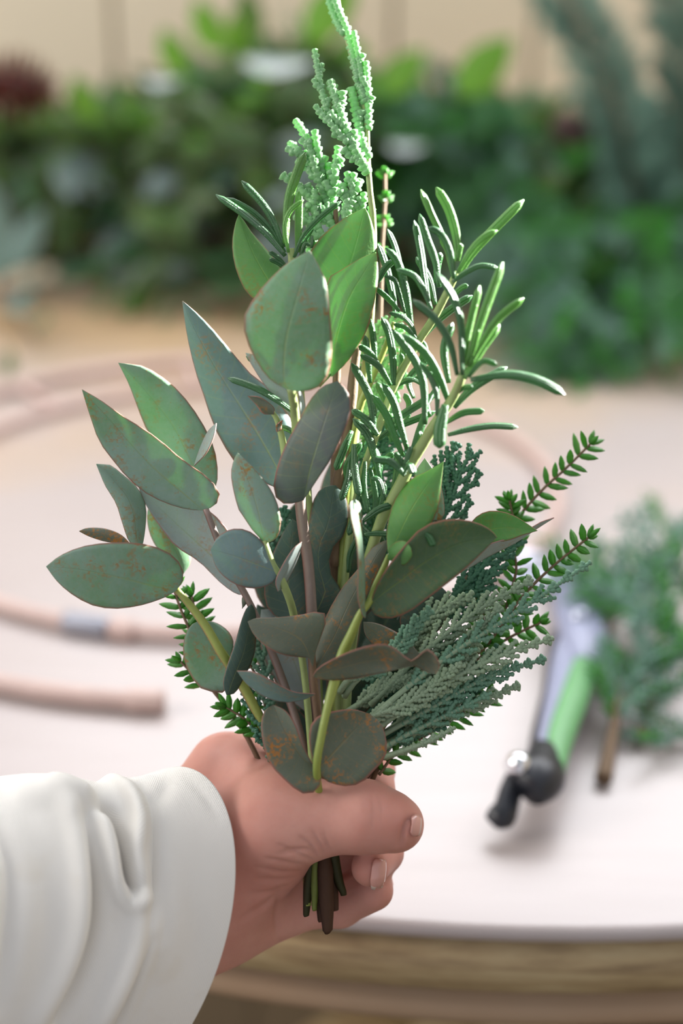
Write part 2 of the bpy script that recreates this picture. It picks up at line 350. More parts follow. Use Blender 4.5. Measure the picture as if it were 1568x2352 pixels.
def blade(base, direc, side, length, width, bend=.15, thick=.12):     # small pointed leaf, world units
    V = []; F = []; U = []; nrm = direc.cross(side).normalized(); st = (0, .18, .5, .8, 1); ww = (.35, .85, 1, .62, .06)
    for t, q in zip(st, ww):
        c = base+direc*(length*t)+nrm*(bend*length*t*t); h = width/2*q
        V += [c-side*h, c+nrm*(h*thick*2), c+side*h, c-nrm*(h*thick*2)]; U += [(0, t), (.25, t), (.5, t), (.75, t)]
    for i in range(4):
        for k in range(4): F.append((i*4+k, i*4+(k+1) % 4, i*4+4+(k+1) % 4, i*4+4+k))
    F += [(3, 2, 1, 0), (16, 17, 18, 19)]
    return V, F, U
def beaded(pts, r0, taper=.7, pitch=.0013):                # a scale-leaved twig
    pts = [Vector(p) for p in pts]; Ls = [0]
    for a, b in zip(pts, pts[1:]): Ls.append(Ls[-1]+(b-a).length)
    n = max(2, int(Ls[-1]/pitch)); C = []; R = []
    arr = np.array([list(p) for p in pts])
    def at(s): return Vector([np.interp(s, Ls, arr[:, k]) for k in range(3)])
    for i in range(n):
        s0 = Ls[-1]*i/n; s1 = Ls[-1]*(i+.80)/n; q = r0*(1-(1-taper)*i/n); e = 1.18 if i % 2 else .92; e2 = .9 if i % 2 else 1.12
        C += [at(s0), at(s0+(s1-s0)*.45), at(s1)]; R += [(q*.70, q*.62), (q*1.0*e, q*.9*e2), (q*1.08*e, q*.95*e2)]
    C.append(at(Ls[-1])); R.append((r0*.25, r0*.2))
    return tube(C, R, 6)
def frond(parent, axis, blen, bang=38, nb=12, r=.0009, mat='cedar', stem_r=(7, 3), start=.12, sub=True, seed=1, droop=0.0, stem_mat_='cedar', side=(1, -1), name='twig'):
    """axis: (px, py, dz) points root to tip; blen: branch length px; flat spray in the plane facing about the viewer"""
    rg = random.Random(seed); A = crm(axis, 60)
    if stem_r: stem(parent, axis, stem_r, stem_mat_, n=16, sides=6)
    W = [lift(q) for q in A]
    v, f, u = beaded(W[int(60*start):], r*1.05, .7); mesh(name, v, f, M[mat], parent, u)
    for i in range(nb):
        t = start+(1-start)*(i+.5)/nb*.96; k = min(58, int(t*60)); q = A[k]; tg = A[k+1]-A[k]; tg = tg[:2]/np.linalg.norm(tg[:2])
        for sg in ((side[i % len(side)],) if len(side) > 1 and nb > 9 and False else side):
            ln = blen*(.45+.75*math.sin(math.pi*min(1, (t-start)/(1-start)*.75+.22)))*rg.uniform(.75, 1.15)*(1.0 if t < .8 else .7)
            ang = math.radians(bang*rg.uniform(.8, 1.15))*sg
            def rot(v2, a): return np.array([v2[0]*math.cos(a)-v2[1]*math.sin(a), v2[0]*math.sin(a)+v2[1]*math.cos(a)])
            d0 = rot(tg, ang); d1 = rot(tg, ang*.62); dz = rg.uniform(-3, 3)*ln/100
            pts = [(q[0], q[1], q[2]), (q[0]+d0[0]*ln*.5, q[1]+d0[1]*ln*.5, q[2]+dz*.4), (q[0]+d0[0]*ln*.5+d1[0]*ln*.5, q[1]+d0[1]*ln*.5+d1[1]*ln*.5+droop*ln, q[2]+dz)]
            B = crm(pts, 20); parts = [beaded([lift(x) for x in B], r)]
            if sub and ln > 28:
                m = max(2, int(ln/17))
                for j in range(1, m):
                    kk = int(19*j/m); d = B[min(kk+1, 19)]-B[kk]; d = d[:2]/np.linalg.norm(d[:2]); s2 = 1 if j % 2 else -1
                    l2 = ln*.34*rg.uniform(.7, 1.2)*(1-.45*j/m)
                    e0 = rot(d, math.radians(36)*s2); b0 = B[kk]
                    parts.append(beaded([lift(b0), lift((b0[0]+e0[0]*l2, b0[1]+e0[1]*l2, b0[2]+rg.uniform(-.5, .8)))], r*.9))
            v, f, u = join(parts); mesh(name, v, f, M[mat], parent, u)
def yew(parent, axis, llen=42, lw=11, n=16, mat='yew', stem_r=(4, 3), stem_m='wood_twig', seed=1, tuft=4, name='leaf'):
    rg = random.Random(seed); A = crm(axis, 80); stem(parent, axis, stem_r, stem_m, n=14, sides=6); k0 = .467/FPX
    for i in range(n):
        k = min(78, int(79*(i+.5)/n)); p = lift(A[k]); t = (lift(A[k+1])-lift(A[k])).normalized()
        for sg in (1, -1):
            b = t.cross(AF).normalized()*sg; tw = rg.uniform(-.7, .5)
            d = (t*rg.uniform(.35, .9)+b+AF*tw).normalized(); s = (d.cross(AF)+AF*rg.uniform(-.7, .7)).normalized()
            v, f, u = blade(p, d, s, llen*k0*rg.uniform(.8, 1.25), 1.35*lw*k0*rg.uniform(.85, 1.15), rg.uniform(-.2, .2)); mesh(name, v, f, M[mat], parent, u)
    p = lift(A[-1]); t = (lift(A[-1])-lift(A[-3])).normalized()
    for j in range(tuft):
        b = t.cross(AF).normalized()*math.cos(j*2.4)+AF*math.sin(j*2.4); d = (t+b*rg.uniform(.4, .8)).normalized()
        v, f, u = blade(p, d, d.cross(AF+AX*.3).normalized(), llen*k0*rg.uniform(.6, .95), lw*k0, 0); mesh(name, v, f, M[mat], parent, u)

# ------------------------------------------------------------------ the bouquet: eucalyptus sprigs
GB = 'eucalyptus sprigs in the hand held bunch'; BASE = P(745, 1960, 4)
# tall centre sprig
e1 = thing('eucalyptus_sprig', 'tallest eucalyptus sprig, broad oval leaves above the middle of the bunch', 'eucalyptus', P(730, 2080, 5), GB)
stem(e1, [(675, 880, -20), (680, 950, -12), (686, 1060, -3), (692, 1180, 0), (708, 1300, 4), (716, 1420, 5), (722, 1560, 6), (732, 1760, 6), (742, 1900, 5), (738, 2060, 5)], [9, 11, 13, 13, 13, 13, 13, 14, 14, 13], 'stem_red')
stem(e1, [(668, 892, -24), (676, 940, -17), (680, 1000, -9)], [9, 10, 10], 'stem_pale')
leaf(e1, (664, 896), (711, 576), [(622, 873), (591, 833), (569, 788), (559, 746), (566, 712), (604, 658), (655, 608), (690, 587)], [(700, 899), (738, 886), (757, 850), (763, 800), (759, 737), (751, 657), (735, 617), (718, 586)], (-24, -27, -24), [(653, 880), (651, 833), (658, 770), (680, 690)], 2, -2.5, 'euc_green', .5, label='large oval leaf nearest the viewer')
leaf(e1, (735, 890), (838, 478), [(700, 830), (685, 740), (690, 650), (706, 590), (738, 543), (783, 507), (815, 488)], [(767, 856), (800, 828), (840, 765), (859, 699), (868, 609), (862, 546), (850, 500)], (-12, -4, 0), [(760, 800), (775, 700), (815, 570)], 4, -3, 'euc_bright')
leaf(e1, (762, 866), (863, 580), [(752, 800), (748, 720), (752, 645), (790, 617), (832, 592)], [(800, 828), (838, 768), (859, 699), (868, 640), (867, 605)], (-11, -11, -7), [(770, 790), (800, 690), (840, 620)], 3, -4, 'euc_bright', label='sunlit leaf crossed by needle shadows')
leaf(e1, (665, 720), (548, 494), [(615, 705), (575, 681), (556, 654), (539, 609), (533, 560), (540, 515)], [(662, 660), (645, 618), (612, 573), (579, 536), (560, 508)], (-4, 0, 2), [(620, 650), (580, 580)], 2, 1.5, 'euc_bright')
leaf(e1, (700, 1000), (564, 811), [(672, 965), (640, 925), (606, 882), (578, 838)], [(700, 930), (680, 870), (630, 835), (590, 817)], (-4, -8, -10), None, 2, 0, 'euc_silver')
leaf(e1, (660, 1130), (419, 691), [(610, 1110), (570, 1090), (536, 1058), (505, 1005), (489, 973), (467, 906), (448, 849), (430, 770)], [(690, 1090), (684, 1020), (668, 968), (652, 935), (623, 896), (575, 858), (534, 810), (500, 768), (456, 722)], (0, 4, 5), [(636, 1075), (600, 1010), (559, 944), (489, 833), (440, 740)], 3, -2.5, 'euc_grey', .8, label='long pointed blue-grey leaf')
leaf(e1, (697, 1148), (775, 876), [(671, 1156), (642, 1153), (628, 1123), (636, 1075), (655, 1024), (681, 976), (712, 919), (740, 889)], [(732, 1097), (767, 1043), (795, 979), (806, 938), (800, 903), (788, 886)], (-9, -21, -20), [(715, 1070), (745, 970)], 2, -3.5, 'euc_slate', .4, label='dark grey oval leaf across the stem')
stem(e1, [(655, 1060, -4), (648, 1010, -5), (636, 965, -6), (620, 940, -6)], [8, 8, 7, 5], 'stem_pale')
leaf(e1, (628, 952), (569, 909), [(605, 950), (590, 932)], [(628, 935), (598, 913)], (-7, -8, -8), None, -1, 0, 'euc_olive', label='small shrivelled orange-brown leaf tip')
leaf(e1, (636, 992), (648, 965), [(633, 978)], [(645, 985)], (-7, -7, -7), None, -.5, 0, 'euc_olive')
# back leaves low in the centre
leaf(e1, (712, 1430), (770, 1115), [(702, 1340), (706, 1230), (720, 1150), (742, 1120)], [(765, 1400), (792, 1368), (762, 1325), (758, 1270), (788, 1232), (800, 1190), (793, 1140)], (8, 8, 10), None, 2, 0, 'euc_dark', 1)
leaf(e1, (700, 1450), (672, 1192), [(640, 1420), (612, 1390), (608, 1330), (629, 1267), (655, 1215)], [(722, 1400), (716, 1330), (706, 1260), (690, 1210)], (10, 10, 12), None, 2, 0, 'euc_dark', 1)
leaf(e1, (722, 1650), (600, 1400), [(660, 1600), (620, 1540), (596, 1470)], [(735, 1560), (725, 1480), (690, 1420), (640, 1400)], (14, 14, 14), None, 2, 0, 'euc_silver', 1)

# upper left sprig
e2 = thing('eucalyptus_sprig', 'upper left eucalyptus sprig, two long rust-flecked pointed green leaves', 'eucalyptus', P(715, 2085, 6), GB)
stem(e2, [(472, 1168, -4), (490, 1215, -2), (520, 1290, 1), (560, 1360, 4), (590, 1420, 5), (625, 1500, 7), (655, 1580, 8), (690, 1690, 8), (725, 1850, 7), (722, 2080, 6)], [7, 8, 8, 8, 9, 10, 10, 11, 11, 10], 'stem_red')
leaf(e2, (470, 1172), (188, 894), [(434, 1170), (396, 1161), (343, 1138), (297, 1102), (258, 1056), (228, 1014), (210, 965), (197, 925)], [(494, 1160), (505, 1139), (492, 1112), (465, 1087), (419, 1056), (385, 1026), (335, 988), (289, 961), (235, 922)], (-4, -5, -6), [(457, 1164), (408, 1122), (358, 1079), (320, 1040), (250, 960)], -1, -2, 'euc_green', .6, label='long pointed leaf with orange flecks')
leaf(e2, (480, 1150), (272, 833), [(430, 1100), (375, 1045), (335, 982), (316, 934), (297, 884), (283, 855)], [(498, 1110), (499, 1066), (488, 1018), (461, 966), (427, 917), (388, 877), (335, 843), (300, 836)], (6, 8, 6), [(434, 1049), (405, 990), (381, 953), (320, 880)], 2, -3, 'euc_green', .8)
leaf(e2, (446, 1070), (497, 972), [(459, 1030), (477, 992)], [(474, 1040), (492, 1000)], (0, -1, -1), None, 1, -4, 'euc_silver', .1)
leaf(e2, (560, 1366), (318, 1120), [(540, 1363), (503, 1336), (457, 1290), (404, 1255), (373, 1217), (335, 1160)], [(556, 1310), (530, 1230), (488, 1179), (440, 1150), (380, 1125)], (6, 9, 8), [(520, 1310), (450, 1245), (380, 1180)], -3, -2, 'euc_silver', 1, label='pale silvery leaf seen from below')
leaf(e2, (421, 1318), (345, 1150), [(385, 1290), (350, 1240), (338, 1190)], [(438, 1290), (434, 1245), (400, 1195), (370, 1160)], (12, 13, 13), None, 2, 0, 'euc_green', .5)
leaf(e2, (563, 1360), (556, 1398), [(556, 1375)], [(574, 1372)], (4, 4, 4), None, .5, 0, 'euc_olive')

# lower left sprig
e3 = thing('eucalyptus_sprig', 'lower left eucalyptus sprig reaching furthest left with a wide oval leaf', 'eucalyptus', P(705, 2078, 6), GB)
stem(e3, [(402, 1350, -4), (440, 1395, -2), (473, 1440, -1), (505, 1495, 0), (522, 1520, 2), (560, 1580, 6), (592, 1640, 8), (612, 1690, 10), (650, 1800, 10), (700, 1950, 8), (706, 2080, 6)], [7, 10, 11, 12, 12, 12, 11, 11, 11, 11, 9], 'stem_two')
leaf(e3, (404, 1357), (106, 1301), [(373, 1374), (320, 1391), (262, 1398), (212, 1390), (167, 1366), (132, 1336)], [(421, 1330), (417, 1301), (396, 1275), (358, 1256), (304, 1246), (243, 1247), (189, 1255), (140, 1275)], (-5, -9, -8), [(350, 1346), (281, 1328), (186, 1309)], 1, -2, 'euc_green', .5, label='widest leaf on the left, green with rust flecks')
leaf(e3, (325, 1262), (221, 1066), [(298, 1246), (281, 1202), (266, 1156), (243, 1118), (230, 1088)], [(331, 1230), (335, 1190), (333, 1156), (316, 1121), (285, 1093), (254, 1069), (236, 1067)], (2, 3, 3), None, 2, 2, 'euc_green', .4, label='upright dark green leaf')
leaf(e3, (296, 1246), (182, 1220), [(270, 1247), (240, 1243), (205, 1232)], [(280, 1230), (258, 1219), (232, 1213), (201, 1213)], (2, 2, 2), None, 1, 0, 'euc_olive', .2, label='small reddish leaf')
leaf(e3, (525, 1520), (462, 1425), [(530, 1560), (520, 1588), (496, 1590), (461, 1581), (434, 1545), (421, 1508), (423, 1466), (438, 1436)], [(532, 1500), (536, 1475), (524, 1450), (495, 1430)], (3, 5, 6), [(500, 1490), (480, 1455)], 1.5, 1, 'euc_green', .5)
leaf(e3, (520, 1596), (577, 1388), [(512, 1569), (522, 1527), (538, 1481), (553, 1428), (565, 1398)], [(540, 1590), (560, 1555), (582, 1508), (588, 1450), (586, 1405)], (-2, -1, 0), None, 2, 3, 'euc_dark', .3, label='dark narrow folded leaf')

# small pale sprig, left of centre
e4 = thing('eucalyptus_sprig', 'small eucalyptus sprig left of the centre stem with one round leaf', 'eucalyptus', P(718, 2060, 2), GB)
stem(e4, [(607, 1242, -10), (614, 1265, -10), (626, 1298, -9), (641, 1322, -8), (652, 1345, -7), (664, 1375, -4), (676, 1420, 0), (700, 1560, 3), (720, 1800, 4), (722, 2050, 2)], [7, 9, 9, 9, 8, 8, 8, 8, 9, 9], 'stem_pale')
leaf(e4, (608, 1246), (546, 1040), [(580, 1217), (562, 1190), (549, 1172), (536, 1125), (531, 1085), (538, 1055)], [(625, 1243), (639, 1229), (645, 1198), (637, 1156), (618, 1118), (590, 1083), (562, 1055)], (-10, -13, -12), [(603, 1225), (592, 1170), (570, 1100)], 1.5, -2, 'euc_green', .3, label='pale green pointed leaf')
leaf(e4, (637, 1315), (484, 1262), [(628, 1335), (605, 1348), (576, 1351), (545, 1344), (516, 1326), (495, 1300)], [(622, 1280), (607, 1252), (585, 1228), (557, 1215), (525, 1217), (498, 1235)], (-9, -12, -10), [(600, 1300), (540, 1278)], 2, -1, 'euc_grey', .4, label='round blue-grey leaf')
leaf(e4, (638, 1358), (692, 1244), [(633, 1335), (648, 1300), (672, 1262)], [(652, 1345), (672, 1310), (687, 1272)], (-8, -9, -8), None, 1, 4, 'euc_silver', .1)

# front sprig
e5 = thing('eucalyptus_sprig', 'front eucalyptus sprig, yellow-green stem rising from paired round leaves above the thumb', 'eucalyptus', P(760, 2075, 2), GB)
stem(e5, [(893, 1275, -14), (880, 1305, -14), (862, 1345, -15), (848, 1382, -16), (826, 1412, -17), (805, 1460, -16), (785, 1505, -15), (768, 1565, -17), (752, 1625, -20), (738, 1690, -21), (727, 1765, -18), (738, 1850, -4), (752, 2040, 2)], [6, 7, 8, 9, 12, 12, 11, 9, 9, 9, 9, 9, 9], 'stem_green')
leaf(e5, (838, 1420), (813, 1146), [(830, 1408), (821, 1366), (823, 1312), (819, 1250), (808, 1201), (800, 1162)], [(840, 1400), (838, 1370), (837, 1312), (833, 1250), (830, 1205), (828, 1160)], (-19, -21, -20), None, 1, 7, 'euc_green', .2, label='leaf seen edge on, pale and narrow')
leaf(e5, (893, 1282), (1018, 1061), [(888, 1240), (890, 1205), (900, 1165), (919, 1127), (945, 1100), (980, 1083)], [(918, 1276), (947, 1254), (986, 1209), (1005, 1170), (1012, 1125)], (-15, -13, -12), [(915, 1230), (950, 1160)], 2, -2, 'euc_bright', .5, label='upright leaf with a sunlit tip')
leaf(e5, (960, 1190), (975, 1052), [(950, 1150), (952, 1090)], [(1012, 1195), (1020, 1160), (1008, 1100), (990, 1072)], (-4, -3, -3), None, 1, 0, 'euc_green', .3)
leaf(e5, (890, 1284), (944, 1262), [(905, 1290), (928, 1298), (946, 1277)], [(895, 1258), (915, 1243), (933, 1245)], (-17, -21, -23), None, 1.5, 0, 'euc_bright', .3, label='small cupped yellow-green leaf')
leaf(e5, (851, 1388), (1141, 1234), [(863, 1350), (888, 1305), (925, 1258), (965, 1215), (1009, 1196), (1058, 1193), (1100, 1203), (1127, 1218)], [(856, 1408), (875, 1419), (906, 1419), (945, 1402), (986, 1371), (1027, 1340), (1067, 1308), (1105, 1272)], (-16, -18, -18), [(880, 1362), (919, 1334), (964, 1299), (1050, 1250)], -3, 1.5, 'euc_deep', .6, label='large oval grey-green leaf on the right')
leaf(e5, (1078, 1235), (1234, 1219), [(1082, 1200), (1106, 1179), (1132, 1173), (1164, 1178), (1191, 1190), (1215, 1206)], [(1100, 1250), (1130, 1248), (1171, 1240), (1200, 1229)], (-6, -6, -6), [(1130, 1215), (1180, 1212)], -1.5, 0, 'euc_bright', .3, label='bright translucent green leaf with a red edge')
leaf(e5, (1040, 1322), (1272, 1189), [(1080, 1280), (1130, 1247), (1171, 1238), (1205, 1222), (1240, 1200)], [(1078, 1303), (1123, 1277), (1171, 1253), (1200, 1236), (1240, 1209)], (-5, -4, -3), None, .5, 5, 'euc_silver', .2, label='silvery leaf seen edge on')
leaf(e5, (724, 1533), (892, 1240), [(722, 1495), (728, 1468), (741, 1435), (763, 1388), (794, 1339), (826, 1303), (850, 1264), (872, 1247)], [(745, 1535), (781, 1504), (805, 1468), (822, 1420), (845, 1360), (868, 1310), (885, 1270)], (-5, -5, -2), None, 2, -1, 'euc_olive', .6, label='long brownish leaf behind the stem')
leaf(e5, (834, 1428), (963, 1502), [(840, 1460), (880, 1500), (930, 1520)], [(870, 1433), (915, 1455), (942, 1477)], (-5, -4, -4), None, 1, 0, 'euc_olive', .3)
leaf(e5, (719, 1553), (1000, 1548), [(732, 1559), (760, 1562), (800, 1560), (845, 1552), (888, 1543), (925, 1534), (948, 1529), (970, 1538), (985, 1545)], [(726, 1540), (745, 1525), (786, 1504), (830, 1488), (875, 1479), (905, 1488), (925, 1505), (945, 1518), (962, 1506), (978, 1492), (990, 1496), (1002, 1510), (1009, 1530)], (-19, -24, -24), None, -1, -4, 'euc_olive', 1, label='twisted rusty leaf curling at its tip', n=33)
leaf(e5, (727, 1768), (628, 1619), [(737, 1786), (733, 1807), (718, 1821), (691, 1821), (653, 1791), (618, 1751), (603, 1700), (600, 1660), (608, 1632)], [(712, 1745), (694, 1710), (678, 1665), (655, 1632)], (-14, -16, -14), [(690, 1735), (650, 1670)], -2, 1, 'euc_olive', .4, label='left leaf of the lowest pair')
leaf(e5, (729, 1768), (850, 1640), [(740, 1786), (763, 1800), (803, 1806), (835, 1794), (861, 1767), (884, 1741), (888, 1705), (876, 1665)], [(716, 1735), (710, 1695), (716, 1660), (740, 1640), (772, 1633), (810, 1629)], (-14, -14, -11), [(760, 1735), (810, 1680)], -2.5, -1, 'euc_olive', .4, label='right round leaf of the lowest pair')

# back centre sprig
e6 = thing('eucalyptus_sprig', 'inner eucalyptus sprig, rusty curled leaves low at the front left', 'eucalyptus', P(748, 2070, 4), GB)
stem(e6, [(716, 1500, -7), (720, 1560, -5), (728, 1640, -3), (738, 1760, 0), (752, 1900, 3), (770, 2085, 4)], [8, 9, 9, 9, 10, 10], 'wood_twig')
leaf(e6, (718, 1530), (569, 1428), [(710, 1511), (687, 1509), (643, 1502), (607, 1482), (582, 1456)], [(725, 1495), (738, 1459), (750, 1420), (738, 1404), (719, 1406), (687, 1413), (629, 1419), (590, 1420)], (-9, -12, -12), [(690, 1470), (630, 1440)], 2, 2, 'euc_olive', .8, label='rust stained leaf with a curled edge')
leaf(e6, (724, 1594), (544, 1541), [(696, 1607), (652, 1613), (607, 1600), (567, 1571)], [(674, 1589), (629, 1567), (585, 1544)], (-9, -13, -13), None, -1, -3, 'euc_grey', .5, label='lavender-grey curved leaf')
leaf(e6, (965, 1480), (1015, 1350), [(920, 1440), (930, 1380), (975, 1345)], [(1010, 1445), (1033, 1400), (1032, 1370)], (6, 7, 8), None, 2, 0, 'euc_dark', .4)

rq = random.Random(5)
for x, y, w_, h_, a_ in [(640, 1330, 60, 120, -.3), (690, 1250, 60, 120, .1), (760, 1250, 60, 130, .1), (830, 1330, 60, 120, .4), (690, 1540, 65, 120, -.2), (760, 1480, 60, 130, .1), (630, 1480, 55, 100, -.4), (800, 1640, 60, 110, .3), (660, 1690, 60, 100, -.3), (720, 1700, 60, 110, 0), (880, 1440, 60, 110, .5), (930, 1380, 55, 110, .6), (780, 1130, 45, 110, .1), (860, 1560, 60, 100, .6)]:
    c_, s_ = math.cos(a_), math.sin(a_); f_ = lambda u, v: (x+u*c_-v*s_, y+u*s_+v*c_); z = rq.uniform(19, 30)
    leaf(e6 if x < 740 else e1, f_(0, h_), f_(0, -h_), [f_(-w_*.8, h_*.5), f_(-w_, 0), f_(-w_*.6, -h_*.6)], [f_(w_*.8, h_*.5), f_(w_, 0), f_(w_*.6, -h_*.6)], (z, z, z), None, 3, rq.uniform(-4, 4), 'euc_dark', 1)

# ------------------------------------------------------------------ rosemary sprigs
GR = 'rosemary sprigs in the hand held bunch'
r1 = thing('rosemary_sprig', 'rosemary sprig on the right with the highest glossy tip of the rosemary there', 'rosemary', P(770, 2070, 8), GR)
stem(r1, [(1050, 625, -14), (999, 725, -8), (969, 771, -5), (943, 815, -3), (909, 878, -1), (886, 937, 1), (860, 1007, 3), (830, 1100, 6), (800, 1250, 10), (780, 1500, 12), (772, 1760, 12), (775, 2050, 8)], [8, 9, 9, 9, 9, 9, 9, 9, 9, 9, 9, 9], 'stem_pale')
def N(par, lst, base_dz, young=False):
    for it in lst:
        pts, wd = it[0], it[1]; dz = it[2] if len(it) > 2 else base_dz+random.uniform(-3, 3)
        needle(par, pts, wd, (dz+random.uniform(-4, 1), dz), 'rosemary_young' if (young or (len(it) > 3 and it[3])) else 'rosemary')
N(r1, [([(966, 435), (990, 490), (1022, 560), (1040, 625)], 22, -16), ([(1001, 430), (1030, 480), (1048, 545), (1050, 600)], 24, -17), ([(1203, 458), (1140, 520), (1085, 580), (1049, 640)], 27, -12),
       ([(1142, 529), (1110, 545), (1078, 580), (1050, 628)], 18, -18), ([(1059, 559), (1054, 580), (1052, 600)], 15, -17), ([(1012, 545), (1030, 580), (1042, 640)], 18, -14)], -15, True)
N(r1, [([(963, 491), (980, 545), (1000, 600), (1008, 660)], 20, -10), ([(951, 506), (965, 570), (975, 640), (985, 700)], 23, -8), ([(981, 523), (1010, 535), (1032, 575), (1042, 640)], 18, -19),
       ([(1145, 616), (1105, 610), (1070, 625), (1039, 648)], 17, -17), ([(1075, 655), (1058, 662), (1035, 685)], 15, -6), ([(1085, 679), (1050, 700), (1005, 735), (970, 775)], 24, -2),
       ([(1012, 579), (1005, 610), (1000, 650)], 20, -2), ([(890, 526), (908, 570), (919, 620), (925, 680)], 20, 0), ([(868, 559), (886, 610), (900, 670), (910, 730)], 22, 0),
       ([(885, 569), (912, 600), (930, 660), (945, 750)], 23, -4), ([(904, 599), (885, 615), (866, 650)], 20, -2), ([(883, 635), (905, 642), (915, 665), (930, 720)], 13, -3),
       ([(863, 662), (890, 685), (917, 715)], 15, -3), ([(909, 619), (949, 632), (972, 665), (990, 710)], 18, -14), ([(893, 718), (925, 728), (945, 748), (956, 778)], 14, -6),
       ([(903, 745), (930, 752), (955, 778)], 14, -9), ([(876, 727), (893, 765), (902, 820), (904, 885)], 23, -2), ([(955, 590), (985, 640), (1000, 700)], 20, 0), ([(920, 810), (928, 850), (915, 885)], 14, 3),
       ([(1020, 690), (1000, 720), (975, 760), (950, 800)], 20, 4), ([(878, 880), (903, 921), (920, 980), (935, 1032)], 22, -3), ([(855, 907), (885, 950), (905, 1000), (925, 1047)], 22, -3),
       ([(810, 961), (843, 997), (860, 1045), (872, 1100)], 22, 2), ([(823, 795), (846, 808), (868, 835)], 18, 0), ([(827, 815), (866, 838), (885, 865), (897, 885)], 18, -5),
       ([(975, 885), (940, 870), (905, 885)], 13, 1), ([(995, 855), (960, 868), (925, 878), (905, 890)], 14, 2), ([(1000, 905), (960, 930), (915, 960), (885, 1000)], 22, 6),
       ([(1000, 945), (950, 965), (900, 985), (868, 1010)], 20, 5), ([(830, 1000), (850, 960), (880, 930)], 14, 5), ([(905, 1040), (880, 1060), (850, 1090)], 20, 8)], -4)
r2 = thing('rosemary_sprig', 'thick-stemmed rosemary sprig in front on the right, long leaves bending out to the right', 'rosemary', P(785, 2060, 7), GR)
stem(r2, [(1064, 858, -26), (1039, 914, -21), (996, 977, -16), (972, 1017, -13), (943, 1063, -10), (923, 1106, -8), (900, 1150, -6), (870, 1210, -2), (830, 1350, 6), (800, 1550, 10), (785, 1800, 10), (788, 2040, 7)], [9, 11, 13, 14, 13, 12, 11, 11, 10, 10, 10, 10], 'stem_pale')
N(r2, [([(1155, 602), (1125, 682), (1098, 758), (1072, 840)], 26, -28), ([(1102, 655), (1085, 720), (1070, 790), (1064, 850)], 21, -27), ([(1203, 685), (1148, 728), (1108, 785), (1078, 840)], 22, -29),
       ([(1147, 745), (1110, 795), (1085, 835), (1065, 870)], 23, -27), ([(1098, 755), (1090, 790), (1082, 820)], 15, -30)], -27, True)
N(r2, [([(899, 755), (949, 821), (972, 881), (976, 975)], 23, -14), ([(923, 768), (975, 810), (1010, 870), (1030, 925)], 22, -20), ([(963, 831), (990, 870), (1003, 910), (1003, 955)], 15, -22),
       ([(1002, 625), (1040, 682), (1059, 748), (1061, 862)], 22, -30), ([(946, 688), (999, 732), (1034, 791), (1050, 862)], 20, -30), ([(1297, 906), (1235, 873), (1165, 860), (1080, 872)], 26, -30),
       ([(1142, 838), (1108, 830), (1075, 866)], 14, -28), ([(1165, 843), (1120, 868), (1080, 895), (1042, 936)], 22, -18), ([(1085, 888), (1065, 890), (1048, 905)], 14, -22), ([(1112, 944), (1065, 948), (1025, 970)], 18, -16),
       ([(1190, 981), (1132, 978), (1080, 985), (1028, 999)], 19, -17), ([(1009, 1030), (1010, 985), (1022, 930)], 32, -24), ([(965, 990), (958, 1030), (945, 1060)], 24, -8), ([(985, 930), (965, 985), (945, 1040)], 20, -6),
       ([(855, 1056), (896, 1060), (930, 1092)], 20, -14), ([(950, 1090), (940, 1068), (926, 1090)], 22, -16), ([(944, 1025), (936, 1050), (928, 1068)], 15, -14), ([(905, 1040), (918, 1055), (932, 1085)], 15, -12),
       ([(851, 1097), (872, 1105), (884, 1150)], 15, -6), ([(1040, 740), (1020, 800), (1030, 880)], 22, -16), ([(990, 955), (975, 940), (1000, 890)], 22, -10)], -18)
r3 = thing('rosemary_sprig', 'rosemary sprig deep in the bunch between the big eucalyptus leaf and the thick-stemmed rosemary', 'rosemary', P(765, 2050, 12), GR)
stem(r3, [(905, 740, 4), (883, 801, 6), (850, 878, 7), (826, 937, 8), (805, 1040, 10), (790, 1200, 13), (775, 1500, 14), (765, 1800, 14), (768, 2030, 12)], [6, 8, 8, 8, 8, 8, 8, 8, 8], 'stem_green')
N(r3, [([(807, 834), (843, 897), (855, 940), (858, 1000)], 22, 0), ([(807, 941), (840, 964), (868, 1000)], 20, -1), ([(848, 730), (856, 770), (862, 830)], 18, 3), ([(838, 770), (845, 830), (850, 880)], 18, 4),
       ([(825, 1140), (815, 1080), (812, 1020)], 22, 2), ([(845, 1180), (835, 1120), (838, 1060)], 20, 1), ([(860, 1190), (862, 1140), (850, 1075)], 17, 4), ([(782, 1150), (800, 1100), (805, 1050)], 20, 3),
       ([(900, 1160), (870, 1170), (835, 1195)], 20, -6), ([(908, 1230), (870, 1225), (836, 1228)], 15, -4), ([(996, 1255), (986, 1235), (975, 1225)], 20, -21), ([(800, 1230), (815, 1180), (825, 1130)], 20, 6),
       ([(770, 1080), (790, 1030), (808, 990)], 22, 6), ([(885, 1110), (875, 1160), (860, 1210)], 14, 0)] +
     [([(x+random.uniform(-50, 50), y-random.uniform(50, 85)), (x+random.uniform(-18, 18), y-30), (x, y+15)], 20, random.uniform(5, 14)) for x, y in [(840, 900), (870, 960), (900, 1000), (830, 1010), (860, 1100), (900, 1120), (930, 960), (800, 1100), (820, 1200), (850, 1280), (800, 1300), (880, 1230), (910, 860), (950, 900), (1000, 900), (960, 830)]], 8)
r4 = thing('rosemary_sprig', 'rosemary sprig tip fanning out above the small left eucalyptus leaf', 'rosemary', P(735, 2060, 9), GR)
stem(r4, [(668, 570, 2), (672, 640, 4), (680, 760, 7), (690, 900, 9), (705, 1100, 12), (722, 1400, 14), (738, 1750, 14), (740, 2040, 9)], [8, 9, 9, 9, 9, 9, 9, 9], 'stem_pale')
